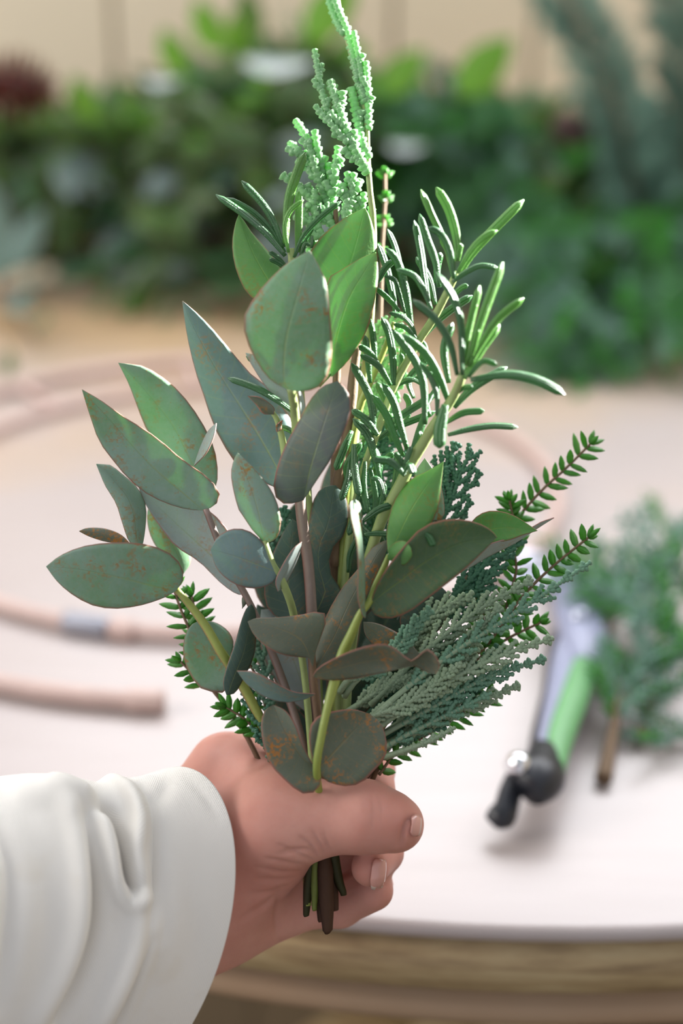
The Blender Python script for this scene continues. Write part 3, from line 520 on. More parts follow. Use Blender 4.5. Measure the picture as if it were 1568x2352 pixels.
N(r4, [([(702, 349), (681, 400), (663, 460), (655, 560)], 26, 0, True), ([(554, 415), (602, 467), (628, 510), (652, 568)], 20, 0), ([(520, 454), (577, 485), (618, 525), (654, 580)], 18, 1),
       ([(495, 447), (560, 492), (610, 535), (655, 588)], 21, -2), ([(698, 459), (668, 482), (654, 520), (662, 580)], 14, -4, True), ([(783, 462), (732, 503), (695, 545), (675, 592)], 15, -3),
       ([(686, 440), (686, 500), (683, 580)], 22, 3, True), ([(718, 520), (700, 550), (690, 590)], 16, 4), ([(617, 578), (636, 590), (655, 608)], 14, 0), ([(618, 595), (640, 605), (660, 622)], 12, 0),
       ([(712, 565), (700, 560), (690, 585)], 9, -1), ([(735, 470), (722, 520), (715, 570)], 15, 6), ([(522, 868), (585, 890), (630, 915), (676, 948)], 20, -9), ([(565, 818), (610, 850), (660, 880)], 16, 0),
       ([(640, 980), (660, 985), (685, 1000)], 16, -3), ([(690, 985), (715, 1000), (735, 1040)], 16, 6)], 0)

# ------------------------------------------------------------------ cedar sprays
GC = 'scale-leaved cedar sprays in the hand held bunch'
c1 = thing('cedar_spray', 'tall pale cedar spray blown out by sun, highest point of the bunch', 'cedar', P(752, 2080, 10), GC)
stem(c1, [(768, -60, 18), (786, 51, 14), (806, 128, 10), (839, 255, 6), (844, 357, 4), (849, 434, 4), (857, 510, 5), (855, 640, 8), (845, 800, 12), (815, 1000, 15), (790, 1300, 17), (765, 1700, 16), (758, 2060, 10)], [3, 5, 6, 7, 9, 9, 11, 10, 11, 12, 12, 12, 12], 'stem_pale', n=44)
def bt(par, pts, rpx, mat='cedar_pale', subs=0, sl=45, seed=0):
    rg = random.Random(seed); A = crm(pts, 30); k0 = .467/FPX; rpx *= 1.18; parts = [beaded([lift(x) for x in A], rpx*k0, .8, .0018)]
    for j in range(subs):
        k = int(4+22*j/max(1, subs)); d = A[k+1]-A[k]; d = d[:2]/np.linalg.norm(d[:2]); a = math.radians(32)*(1 if j % 2 else -1)
        e = np.array([d[0]*math.cos(a)-d[1]*math.sin(a), d[0]*math.sin(a)+d[1]*math.cos(a)]); l = sl*rg.uniform(.7, 1.2)
        parts.append(beaded([lift(A[k]), lift((A[k][0]+e[0]*l*.6, A[k][1]+e[1]*l*.6, A[k][2]+rg.uniform(-1, 1))), lift((A[k][0]+e[0]*l*.8+d[0]*l*.3, A[k][1]+e[1]*l*.8+d[1]*l*.3, A[k][2]+rg.uniform(-2, 2)))], rpx*k0*.85, .8, .0016))
    v, f, u = join(parts); return mesh('twig', v, f, M[mat], par, u)
bt(c1, [(839, 240, 6), (815, 150, 9), (800, 80, 12), (775, 20, 15), (752, -40, 18)], 10)
bt(c1, [(790, 80, 12), (768, 40, 15), (745, -30, 18)], 8)
bt(c1, [(836, 230, 6), (826, 150, 8), (812, 70, 10)], 8, subs=2, sl=30)
bt(c1, [(846, 300, 5), (845, 220, 6), (840, 140, 8)], 9, subs=3, sl=25)
bt(c1, [(847, 365, 4), (832, 327, 4), (818, 260, 6), (806, 200, 8)], 11, subs=2, sl=35)
bt(c1, [(846, 400, 3), (818, 350, 2), (790, 285, 2), (772, 230, 4), (758, 185, 6)], 12, subs=4, sl=45)
bt(c1, [(785, 300, 3), (755, 265, 4), (735, 190, 6), (722, 112, 8)], 8, subs=4, sl=30)
bt(c1, [(800, 330, 1), (765, 290, 1), (738, 262, 2), (722, 240, 2)], 8, subs=2, sl=25)
c2 = thing('cedar_spray', 'light green cedar spray in focus behind the two topmost eucalyptus leaves', 'cedar', P(758, 2085, 11), GC)
stem(c2, [(770, 480, 8), (775, 600, 10), (775, 760, 12), (770, 1000, 16), (765, 1400, 18), (760, 1800, 16), (764, 2070, 11)], [6, 9, 10, 12, 14, 15, 15], 'wood_twig')
for i, (p, s) in enumerate([([(765, 520), (745, 450), (725, 390), (705, 320), (678, 276)], 5), ([(742, 440), (738, 390), (728, 340), (722, 297)], 3), ([(725, 400), (700, 365), (682, 345), (666, 330)], 3),
                            ([(770, 500), (762, 450), (768, 400), (778, 336)], 4), ([(762, 450), (758, 410), (755, 372)], 3), ([(775, 540), (740, 480), (700, 440), (670, 420), (645, 400)], 6),
                            ([(800, 520), (808, 460), (812, 395)], 5), ([(790, 520), (800, 480), (785, 420)], 3), ([(730, 500), (715, 460), (702, 425)], 3), ([(830, 540), (835, 500), (822, 450)], 4),
                            ([(785, 600), (740, 540), (705, 500), (690, 480)], 5), ([(740, 600), (715, 560), (700, 530)], 4)]):
    bt(c2, [(x, y, 8+random.uniform(-2, 3)) for x, y in p], 10, 'cedar_pale', s, 34, i)
stem(c2, [(822, 790, 10), (812, 860, 10), (805, 940, 10), (785, 1060, 10), (772, 1130, 12), (768, 1300, 14)], [9, 13, 12, 13, 13, 12], 'wood_twig')
for i, y in enumerate(range(760, 1300, 45)):
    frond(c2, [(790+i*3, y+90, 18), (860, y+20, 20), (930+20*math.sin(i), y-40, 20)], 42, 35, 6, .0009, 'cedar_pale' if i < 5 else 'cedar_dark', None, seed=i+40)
c3 = thing('cedar_spray', 'dark green lacy cedar spray to the right of the sunlit upright eucalyptus leaf', 'cedar', P(790, 2060, 14), GC)
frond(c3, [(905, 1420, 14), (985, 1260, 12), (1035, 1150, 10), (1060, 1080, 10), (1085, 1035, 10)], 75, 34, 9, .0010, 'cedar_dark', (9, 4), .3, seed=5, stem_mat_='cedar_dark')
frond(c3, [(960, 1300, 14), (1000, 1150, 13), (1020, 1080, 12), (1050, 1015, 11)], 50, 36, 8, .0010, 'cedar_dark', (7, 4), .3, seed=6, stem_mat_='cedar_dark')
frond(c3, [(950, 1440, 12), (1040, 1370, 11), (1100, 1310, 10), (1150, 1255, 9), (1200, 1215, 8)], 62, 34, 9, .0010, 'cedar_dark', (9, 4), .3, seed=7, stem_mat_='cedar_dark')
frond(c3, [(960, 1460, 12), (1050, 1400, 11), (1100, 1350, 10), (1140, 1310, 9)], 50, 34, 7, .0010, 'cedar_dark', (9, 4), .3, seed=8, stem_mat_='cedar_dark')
stem(c3, [(960, 1455, 13), (880, 1580, 14), (820, 1700, 14), (790, 1850, 14), (792, 2050, 14)], [9, 10, 11, 11, 11], 'wood_twig')
c4 = thing('cedar_spray', 'dense grey-green cedar spray fanning low to the right towards the pruning shears', 'cedar', P(800, 2040, 10), GC)
AXS = [((850, 1650), (1010, 1520), (1180, 1410), (1358, 1290), 46), ((850, 1620), (970, 1500), (1100, 1400), (1225, 1330), 48), ((850, 1590), (940, 1480), (1010, 1400), (1085, 1370), 50),
       ((855, 1680), (1000, 1580), (1140, 1510), (1272, 1465), 44), ((855, 1700), (1000, 1620), (1120, 1555), (1255, 1512), 40), ((860, 1720), (980, 1660), (1080, 1620), (1195, 1572), 36),
       ((860, 1660), (950, 1580), (1050, 1500), (1150, 1390), 50), ((790, 1640), (850, 1600), (900, 1570), (960, 1560), 38), ((790, 1600), (820, 1560), (870, 1530), (990, 1400), 40),
       ((880, 1740), (940, 1720), (990, 1700), (1046, 1670), 15), ((860, 1700), (930, 1650), (1010, 1590), (1100, 1480), 46), ((790, 1660), (870, 1640), (960, 1600), (1060, 1520), 44), ((845, 1740), (930, 1690), (1030, 1640), (1130, 1590), 34),
       ((780, 1590), (800, 1560), (830, 1540), (890, 1500), 34)]
for i, (a, b, c_, d_, bl) in enumerate(AXS):
    z = -6+(i*5) % 13
    frond(c4, [(*a, z+6), (*b, z+2), (*c_, z), (*d_, z-2)], bl, 33, 12 if bl > 35 else 6, .00098, 'cedar_grey' if i % 4 else 'cedar', (8, 3), .18, seed=i+10, stem_mat_='cedar_grey')
for i, (a, b, c_) in enumerate([((860, 1720), (1000, 1600), (1160, 1480)), ((850, 1690), (960, 1560), (1060, 1440)), ((840, 1650), (930, 1520), (980, 1430)), ((870, 1730), (990, 1650), (1120, 1560)), ((800, 1640), (900, 1560), (1010, 1500))]):
    frond(c4, [(*a, 12), (*b, 10), (*c_, 9)], 55, 35, 9, .0010, 'cedar_dark', (8, 3), .1, seed=i+70, stem_mat_='cedar_dark')
stem(c4, [(880, 1660, 5), (820, 1760, 8), (800, 1900, 10), (802, 2030, 10)], [11, 12, 12, 12], 'wood_twig')
c5 = thing('cedar_spray', 'dark cedar spray peeking out low on the left above the knuckle', 'cedar', P(712, 2060, 12), GC)
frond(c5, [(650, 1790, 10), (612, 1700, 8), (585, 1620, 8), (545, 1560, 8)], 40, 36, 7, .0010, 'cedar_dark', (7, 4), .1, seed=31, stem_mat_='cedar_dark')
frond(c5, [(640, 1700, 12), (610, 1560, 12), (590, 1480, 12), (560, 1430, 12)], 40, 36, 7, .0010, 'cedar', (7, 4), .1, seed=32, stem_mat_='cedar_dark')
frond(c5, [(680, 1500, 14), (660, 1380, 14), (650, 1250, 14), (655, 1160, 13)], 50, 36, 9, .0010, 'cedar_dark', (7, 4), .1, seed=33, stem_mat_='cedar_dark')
stem(c5, [(650, 1780, 10), (690, 1900, 12), (714, 2050, 12)], [8, 9, 9], 'wood_twig')

# ------------------------------------------------------------------ small-leaved evergreen sprigs
GY = 'small-leaved evergreen sprigs in the hand held bunch'
y1 = thing('evergreen_sprig', 'small-leaved sprig highest on the right, its tip against the bare wreath ring', 'evergreen', P(810, 2040, 16), GY)
yew(y1, [(1100, 1290, 20), (1170, 1210, 22), (1240, 1130, 22), (1300, 1075, 22), (1355, 1020, 22)], 46, 13, 15, seed=1)
yew(y1, [(1180, 1200, 20), (1170, 1150, 20)], 34, 11, 4, seed=2)
stem(y1, [(1100, 1290, 20), (960, 1480, 18), (850, 1700, 17), (810, 1900, 16), (812, 2030, 16)], [5, 7, 9, 9, 9], 'wood_twig')
y2 = thing('evergreen_sprig', 'small-leaved sprig with an orange-brown stem pointing at the shears on the right', 'evergreen', P(815, 2030, 15), GY)
yew(y2, [(1120, 1480, 14), (1200, 1370, 14), (1270, 1300, 13), (1350, 1235, 12)], 42, 13, 15, seed=3)
yew(y2, [(1160, 1400, 16), (1185, 1310, 16), (1175, 1250, 16)], 42, 12, 8, seed=4)
yew(y2, [(1090, 1490, 16), (1110, 1420, 16), (1090, 1370, 16)], 40, 12, 7, seed=5)
yew(y2, [(1060, 1540, 16), (1160, 1470, 16), (1240, 1430, 15)], 40, 14, 9, seed=6)
stem(y2, [(1120, 1480, 15), (980, 1600, 15), (860, 1760, 15), (816, 2020, 15)], [5, 7, 8, 8], 'wood_twig')
y3 = thing('evergreen_sprig', 'small-leaved sprig hanging below the grey-green cedar on the right', 'evergreen', P(812, 2045, 18), GY)
yew(y3, [(960, 1700, 14), (1040, 1650, 14), (1115, 1600, 13)], 44, 13, 8, seed=7)
yew(y3, [(870, 1780, 10), (900, 1740, 12), (940, 1710, 13)], 40, 14, 4, seed=8)
yew(y3, [(930, 1640, 14), (1000, 1560, 13), (1050, 1500, 12)], 40, 13, 8, seed=18)
stem(y3, [(870, 1760, 12), (820, 1850, 15), (814, 2035, 18)], [6, 7, 8], 'wood_twig')
y4 = thing('evergreen_sprig', 'small-leaved sprig behind the stem of the lower left eucalyptus', 'evergreen', P(700, 2050, 16), GY)
yew(y4, [(470, 1560, 12), (440, 1460, 12), (415, 1400, 12), (395, 1340, 12)], 42, 12, 10, seed=9)
yew(y4, [(455, 1490, 14), (450, 1420, 14), (440, 1370, 14)], 44, 13, 6, seed=10)
yew(y4, [(470, 1580, 12), (440, 1545, 12), (415, 1520, 12)], 42, 13, 4, seed=11)
stem(y4, [(470, 1560, 12), (560, 1680, 14), (650, 1850, 16), (702, 2040, 16)], [5, 6, 7, 7], 'wood_twig')
y5 = thing('evergreen_sprig', 'bright small-leaved sprig just above the knuckle at lower left', 'evergreen', P(708, 2042, 19), GY)
yew(y5, [(600, 1690, 13), (560, 1650, 12), (520, 1625, 11)], 44, 14, 6, seed=12, tuft=6)
yew(y5, [(620, 1660, 14), (590, 1560, 14), (560, 1500, 14)], 36, 11, 7, seed=13)
stem(y5, [(600, 1690, 13), (660, 1830, 17), (710, 2030, 19)], [6, 7, 7], 'wood_twig')
y6 = thing('evergreen_sprig', 'blurred small tufted sprig behind the bunch, right of the sunlit cedar tip', 'evergreen', P(800, 2040, 30), GY)
stem(y6, [(884, 400, 45), (884, 470, 44), (878, 560, 40), (870, 800, 34), (840, 1300, 30), (805, 2020, 30)], [4, 5, 6, 8, 8, 8], 'wood_twig')
for k, (x, y) in enumerate([(884, 400), (886, 455), (884, 510), (868, 575)]): yew(y6, [(x, y+14, 45-k), (x, y, 45-k)], 26, 11, 2, seed=20+k, tuft=8)
# ------------------------------------------------------------------ the person: hand, forearm, nails and sleeve
person = thing('person', 'person whose left hand grips the bunch, wearing a loose white cotton sleeve', 'person', P(300, 2200, 30))
K = .467/FPX
def cs(q):                                   # guide px + dz (mm) -> camera aligned metres (right, up, forward)
    d = D0+q[2]/1000; return np.array([(q[0]-784)/FPX*d, (1176-q[1])/FPX*d, d])
def cone(Pt, a, b, r1, r2, sq=1.0):
    ba = b-a; l2 = ba@ba; pa = Pt-a; h = np.clip((pa@ba)/l2, 0, 1)
    q = pa-h[..., None]*ba
    return np.sqrt(q[..., 0]**2+q[..., 1]**2+(q[..., 2]*sq)**2)-(r1+(r2-r1)*h)
def smin(a, b, k):
    h = np.clip(.5+.5*(b-a)/k, 0, 1); return b*(1-h)+a*h-k*h*(1-h)
HG = [  # groups: (blend with what is there, blend inside, [(a, b, r1 px, r2 px)...])
 (.008, .010, [((120, 2180, 14), (420, 2020, 30), 165, 165), ((420, 2010, 30), (470, 2000, 29), 165, 155), ((460, 1960, 22), (640, 1886, 0), 140, 100), ((640, 1884, 0), (840, 1876, -6), 93, 78),
              ((430, 1910, 32), (515, 1768, 31), 130, 82), ((540, 1790, 27), (650, 1838, 10), 78, 72), ((480, 2060, 24), (640, 1960, 29), 140, 95), ((430, 2150, 24), (640, 2082, 30), 108, 78), ((520, 2060, 14), (640, 1980, 8), 95, 62)]),
 (.004, .003, [((840, 1876, -6), (902, 1890, -7), 79, 66), ((902, 1890, -7), (916, 1896, -7), 63, 52)]),
 (.006, .003, [((515, 1768, 29), (720, 1748, 42), 76, 60), ((720, 1748, 42), (856, 1768, 33), 60, 52), ((856, 1768, 33), (868, 1830, 14), 50, 44)]),
 (.004, .003, [((640, 1960, 34), (820, 1935, 34), 66, 54), ((820, 1935, 34), (880, 1958, 18), 52, 46), ((880, 1958, 18), (850, 1992, 2), 45, 45)]),
 (.004, .003, [((620, 2080, 30), (780, 2078, 28), 68, 52), ((780, 2078, 28), (858, 2045, 16), 52, 48)]),
 (.004, .003, [((650, 2020, 36), (800, 2010, 38), 62, 52), ((800, 2010, 38), (862, 2030, 26), 52, 44)]),
]
res = .0010
lo = np.array([-.115, -.185, .425]); hi = np.array([.035, -.055, .530])
gx, gy, gz = [np.arange(lo[i], hi[i], res) for i in range(3)]
X = np.stack(np.meshgrid(gx, gy, gz, indexing='ij'), -1).astype(np.float32)
S = None
for kb, ki, lst in HG:
    g = None
    for a, b, ra, rb in lst:
        a, b = cs(a), cs(b); d = cone(X, a.astype(np.float32), b.astype(np.float32), ra*K, rb*K)
        g = d if g is None else smin(g, d, ki)
    S = g if S is None else smin(S, g, kb)
def surface_nets(S, org, res):
    ins = S < 0; n = S.shape; c = np.zeros([k-1 for k in n], int)
    for i in (0, 1):
        for j in (0, 1):
            for k in (0, 1): c += ins[i:n[0]-1+i, j:n[1]-1+j, k:n[2]-1+k]
    act = (c > 0) & (c < 8); idx = -np.ones(act.shape, int); cells = np.argwhere(act); idx[act] = np.arange(len(cells))
    acc = np.zeros((len(cells), 3)); cnt = np.zeros(len(cells)); i0 = cells
    cor = [(i, j, k) for i in (0, 1) for j in (0, 1) for k in (0, 1)]
    for p in cor:
        for ax in range(3):
            if p[ax] == 0:
                q = list(p); q[ax] = 1; va = S[tuple((i0+p).T)]; vb = S[tuple((i0+q).T)]
                m = (va < 0) != (vb < 0); t = np.where(m, va/np.where(m, va-vb, 1), 0)
                pt = np.array(p)[None].repeat(len(cells), 0).astype(float); pt[:, ax] += t; acc[m] += pt[m]; cnt[m] += 1
    V = (cells+acc/cnt[:, None])*res+org; F = []
    for ax in range(3):
        a, b = [(1, 2), (2, 0), (0, 1)][ax]
        s0 = [slice(1, -1)]*3; s0[ax] = slice(0, -1); s1 = list(s0); s1[ax] = slice(1, None)
        A = ins[tuple(s0)]; B = ins[tuple(s1)]; e = np.argwhere(A != B); fl = A[tuple(e.T)]
        e = e+1; e[:, ax] -= 1
        ea = np.eye(3, dtype=int)[a]; eb = np.eye(3, dtype=int)[b]
        q = np.stack([idx[tuple((e-ea-eb).T)], idx[tuple((e-eb).T)], idx[tuple(e.T)], idx[tuple((e-ea).T)]], 1)
        q = np.where(fl[:, None], q, q[:, ::-1]); F.append(q[(q >= 0).all(1)])
    return V, np.vstack(F)
V, F = surface_nets(S, lo, res)
# relax a little, then cut creases
nv = len(V)
def relax(V, F, it):
    E = np.vstack([F[:, [0, 1]], F[:, [1, 2]], F[:, [2, 3]], F[:, [3, 0]]]); E = np.vstack([E, E[:, ::-1]])
    for _ in range(it):
        s = np.zeros_like(V); c = np.zeros(len(V)); np.add.at(s, E[:, 0], V[E[:, 1]]); np.add.at(c, E[:, 0], 1)
        V = V*.4+.6*s/np.maximum(c, 1)[:, None]
    return V
V = relax(V, F, 3)
def vnormals(V, F):
    n = np.cross(V[F[:, 2]]-V[F[:, 0]], V[F[:, 3]]-V[F[:, 1]]); N_ = np.zeros_like(V)
    for k in range(4): np.add.at(N_, F[:, k], n)
    return N_/np.maximum(np.linalg.norm(N_, axis=1), 1e-12)[:, None]
def to_px(V): return np.stack([784+FPX*V[:, 0]/V[:, 2], 1176-FPX*V[:, 1]/V[:, 2]], 1)
def crease(V, N_, px, line, amp, sig, mask=None, pn=20):
    A = crm(line, pn); d = np.full(len(V), 1e9); tt = np.zeros(len(V))
    for i in range(len(A)-1):
        a, b = A[i], A[i+1]; ab = b-a; h = np.clip(((px-a)@ab)/(ab@ab+1e-9), 0, 1); q = np.linalg.norm(px-a-h[:, None]*ab, axis=1)
        m = q < d; d[m] = q[m]; tt[m] = (i+h[m])/(len(A)-1)
    wv = np.exp(-(d/sig)**2)*np.sin(np.pi*np.clip(tt*.86+.07, 0, 1))**.6
    if mask is not None: wv = wv*mask
    return V+N_*(amp*wv)[:, None]
Nn = vnormals(V, F)
if (Nn[:, 2][V[:, 2] < .47]).mean() > 0: F = F[:, ::-1]; Nn = -Nn
px = to_px(V); front = (Nn[:, 2] < .25) & (V[:, 2] < .492)
for line, amp, sg in [(((727, 1967), (700, 1952), (645, 1960)), -.0007, 5), (((717, 1976), (690, 1965), (640, 1940)), -.0006, 5), (((703, 1988), (670, 1985), (612, 1972)), -.0006, 5), (((690, 2002), (650, 2005), (590, 1992)), -.0005, 5),
                      (((676, 2016), (640, 2022), (585, 2020)), -.0005, 6), (((726, 1962), (712, 1940), (688, 1922)), -.0006, 5), (((744, 1958), (732, 1935), (716, 1908)), -.0005, 5), (((760, 1956), (750, 1936), (742, 1915)), -.0004, 5),
                      (((660, 2036), (620, 2050), (570, 2052)), -.0004, 6), (((560, 2105), (600, 2085), (650, 2045)), -.0006, 8), (((640, 2060), (635, 2110), (640, 2160)), -.0008, 7),
                      (((846, 1808), (858, 1850), (856, 1895)), -.0004, 7), (((862, 1812), (876, 1850), (874, 1890)), -.0003, 6), (((834, 1808), (840, 1840), (838, 1880)), -.0002, 5),
                      (((920, 1940), (924, 1915), (934, 1888), (950, 1872)), -.0009, 5), (((560, 1690), (570, 1740), (560, 1800)), .0006, 26), (((520, 1690), (500, 1740), (470, 1800)), -.0005, 22)]:
    V = crease(V, Nn, px, line, amp*1.5, sg, front)
W = [CP+AX*a+AU*b+AF*c for a, b, c in V]
sk = NT('skin'); n1 = sk.noise(28, 3, .6); n2 = sk.noise(600, 3, .6)
bc = sk.mix(sk.ramp(n1, [(.35, (0, 0, 0)), (.65, (1, 1, 1))]), (.58, .25, .195), (.70, .36, .29)); bc = sk.mix(sk.math('MULTIPLY', n2, .3), bc, (.50, .20, .15))
sk.base(bc, .42, Subsurface__Weight=.35, Subsurface__Scale=.004, Specular__IOR__Level=.5); sk.b.inputs['Subsurface Radius'].default_value = (1, .35, .2)
sk.bump(sk.math('ADD', sk.noise(700, 5, .75), sk.n('ShaderNodeTexVoronoi', Scale=1100).outputs['Distance']), .35, .0006); M['skin'] = sk.m
body = mesh('body', W, [tuple(int(i) for i in q) for q in F], M['skin'], person)
M['nail'] = plain('fingernail', (.72, .36, .30), .2, Coat__Weight=.5); M['nail_tip'] = plain('nail_edge', (.80, .62, .54), .3)
from mathutils.bvhtree import BVHTree
bvh = BVHTree.FromPolygons(W, [tuple(int(i) for i in q) for q in F])
def nail(cx, cy, lx, ly, wx, wy):       # centre, half length vector, half width vector: a curved plate resting on the fingertip
    V = []; Q = []
    for i in range(11):
        for j in range(9):
            a = i/10*2-1; b = j/8*2-1; sq = 1-.28*abs(a)**3
            r = ray(cx+lx*a+wx*b*sq, cy+ly*a+wy*b*sq); h, n_, _, _ = bvh.ray_cast(CP, r.normalized())
            if h is None: h = V[-1] if V else P(cx, cy, -8); n_ = -AF
            else:
                if n_.dot(r) > 0: n_ = -n_
                h = h+n_*(.0006+.0004*(1-b*b)+(.0006*max(0, a-.6)))
            V.append(h)
    for i in range(10):
        for j in range(8): Q.append((i*9+j, i*9+j+1, i*9+j+10, i*9+j+9))
    o = mesh('fingernail', V, Q, M['nail'], person); o.data.materials.append(M['nail_tip'])
    for p in o.data.polygons:
        if p.index >= 72: p.material_index = 1
    m_ = o.modifiers.new('thickness', 'SOLIDIFY'); m_.thickness = .0004; m_.offset = 0; return o
nail(867, 2006, -4, 31, 15, 3)
nail(951, 1896, 9, 3, 3, -23)

# sleeve: rings from the cuff edge back along the forearm
def sleeve_rings():
    #       dx    cx     cy    Ax   Ay    Bx   depth  b(mm)
    st = [(0, 332, 2134, 82, -366, 190, 6, 24), (1, 331, 2134, 82, -366, 190, 6, 24), (60, 270, 2150, 80, -362, 186, 4, 26), (130, 205, 2160, 78, -362, 184, 2, 28), (200, 140, 2170, 76, -366, 182, 0, 29),
          (290, 55, 2185, 74, -398, 180, -3, 31), (400, -50, 2200, 72, -412, 176, -8, 34), (520, -170, 2215, 70, -410, 170, -14, 36), (680, -330, 2235, 70, -405, 160, -22, 38)]
    return np.array(st, float)
st = sleeve_rings(); ns = 230; nt = 300; s_ = np.linspace(0, 680, ns)
par = np.stack([np.interp(s_, st[:, 0], st[:, k]) for k in range(1, 8)], 1)
for k in range(7): # smooth between stations
    ker = np.ones(9)/9; par[:, k] = np.r_[par[:4, k], np.convolve(par[:, k], ker, 'valid'), par[-4:, k]]
th = np.linspace(0, 2*math.pi, nt, endpoint=False); SV = np.zeros((ns, nt, 3))
for i in range(ns):
    cx, cy, ax_, ay_, bx, dz, b = par[i]
    c0, s0 = np.cos(th), np.sin(th)
    pxx = cx+ax_*c0+bx*s0; pyy = cy+ay_*c0; d = D0+dz/1000-b/1000*s0
    # compensate so the front keeps its guide position
    SV[i, :, 0] = (pxx-784)/FPX*d; SV[i, :, 1] = (1176-pyy)/FPX*d; SV[i, :, 2] = d
SF = [(i*nt+j, i*nt+(j+1) % nt, (i+1)*nt+(j+1) % nt, (i+1)*nt+j) for i in range(ns-1) for j in range(nt)]
V = SV.reshape(-1, 3); F = np.array(SF); Nn = vnormals(V, F)
front = Nn[:, 2] < 0
if (V[front].mean(0)[2]) > V.mean(0)[2]: F = F[:, ::-1]; Nn = -Nn
px = to_px(V); msk = (Nn[:, 2] < .15).astype(float)
soft = np.ones(len(V))
for line, amp, sg in [
    (((330, 1815), (348, 1880), (352, 1980), (335, 2120), (300, 2240), (250, 2360)), -.0026, 15),       # seam step
    (((215, 1855), (255, 1885), (278, 1945), (290, 2010), (302, 2040)), -.0135, 17),                     # deep pocket by the seam
    (((120, 1815), (190, 1838), (232, 1880), (255, 1950), (268, 2020), (290, 2068), (322, 2066)), .0062, 16),   # lip of the fold
    (((250, 1800), (300, 1835), (318, 1890), (308, 1960), (322, 2020), (328, 2060)), .0058, 16),
    (((328, 2070), (322, 2140), (290, 2220), (235, 2320), (200, 2380)), .0058, 26),
    (((300, 2110), (250, 2230), (190, 2330), (150, 2400)), .0020, 40),
    (((186, 1885), (203, 1950), (214, 2040), (210, 2130), (180, 2230), (120, 2350)), -.0088, 19),        # long shaded groove
    (((60, 1822), (130, 1835), (172, 1885), (190, 1960), (193, 2060), (185, 2150), (150, 2250), (90, 2350)), .0056, 28),
    (((-10, 1900), (20, 2000), (15, 2150), (-10, 2300)), -.004, 26),
    (((60, 1900), (100, 1990), (110, 2100), (80, 2250)), -.0012, 34),
    (((355, 2110), (320, 2230), (270, 2350)), .0016, 16), (((345, 2150), (300, 2270), (262, 2360)), -.0025, 9),
    (((390, 1800), (370, 1830), (352, 1850)), -.0016, 20), (((430, 1790), (470, 1830), (500, 1880)), -.0008, 14),
    (((420, 2040), (450, 2150), (430, 2280)), -.0008, 40), (((380, 1950), (400, 2080), (360, 2230)), .0008, 30)]:
    V = crease(V, Nn, px, line, amp, sg, msk, 40)
V = V.reshape(ns, nt, 3)
nz_ = np.array([mnoise.noise(Vector((s_[i]*.012, th[j]*2.2, 1.3))) for i in range(0, ns, 5) for j in range(0, nt, 5)]).reshape(len(range(0, ns, 5)), -1)
for i in range(ns):
    r = nz_[i//5]; V[i] += Nn.reshape(ns, nt, 3)[i]*(np.repeat(r, 5)[:nt, None]*.0004*min(1, i/30))
for _ in range(3): V[1:-1] = V[1:-1]*.5+.25*(V[:-2]+V[2:]); V = V*.6+.2*(np.roll(V, 1, 1)+np.roll(V, -1, 1))
FV = V.reshape(-1, 3); WS = [CP+AX*a+AU*b+AF*c for a, b, c in FV]
uvs = [(j/nt, i/ns) for i in range(ns) for j in range(nt)]
cl = NT('white_cotton'); mp = cl.n('ShaderNodeMapping'); cl.l(cl.coord('UV'), mp.inputs[0]); mp.inputs['Scale'].default_value = (620, 300, 1)
sp_ = cl.n('ShaderNodeSeparateXYZ'); cl.l(mp.outputs[0], sp_.inputs[0])
wv = cl.math('MULTIPLY', cl.math('SINE', cl.math('MULTIPLY', sp_.outputs[0], 3.14159)), cl.math('SINE', cl.math('MULTIPLY', sp_.outputs[1], 3.14159)))
st_ = cl.ramp(cl.noise(26, 3, .6), [(.62, (0, 0, 0)), (.74, (1, 1, 1))]); c_ = cl.mix(cl.math('MULTIPLY', wv, .10), (.93, .90, .85), (.78, .75, .70)); c_ = cl.mix(cl.math('MULTIPLY', st_, .22), c_, (.72, .60, .42))
cl.base(c_, .85, Specular__IOR__Level=.2, Sheen__Weight=.15); cl.bump(cl.math('ADD', wv, cl.noise(2200, 2, .7)), .35, .0003); cl.translucent((.85, .82, .76), .12); M['cotton'] = cl.m
slv = mesh('sleeve', WS, [tuple(int(i) for i in q) for q in F], M['cotton'], person, uvs)
ORG[slv.name] = ORG[person.name]; slv['label'] = 'white cotton sleeve with deep folds and a stitched cuff'
so = slv.modifiers.new('thickness', 'SOLIDIFY'); so.thickness = .0012; so.offset = -1
# stitches: two rows along the cuff seam
M['thread'] = plain('thread', (.84, .82, .76), .7)
parts = []; Nv = Nn.reshape(ns, nt, 3)
for srow in (182, 200):
    i = int(srow/680*ns)
    for j in range(0, nt, 2):
        a, b = V[i, j], V[i, (j+1) % nt]; nn = Nv[i, j]; a = a+nn*.0006; b = b+nn*.0006; b = a+(b-a)*1.15
        if a[2] > .48: continue
        parts.append(tube([CP+AX*q[0]+AU*q[1]+AF*q[2] for q in (a, (a+b)/2+nn*.0001, b)], [.00018, .0003, .00018], 5))
v, f, u = join(parts); so = mesh('seam_stitching', v, f, M['thread'], slv); so['kind'] = 'stuff'
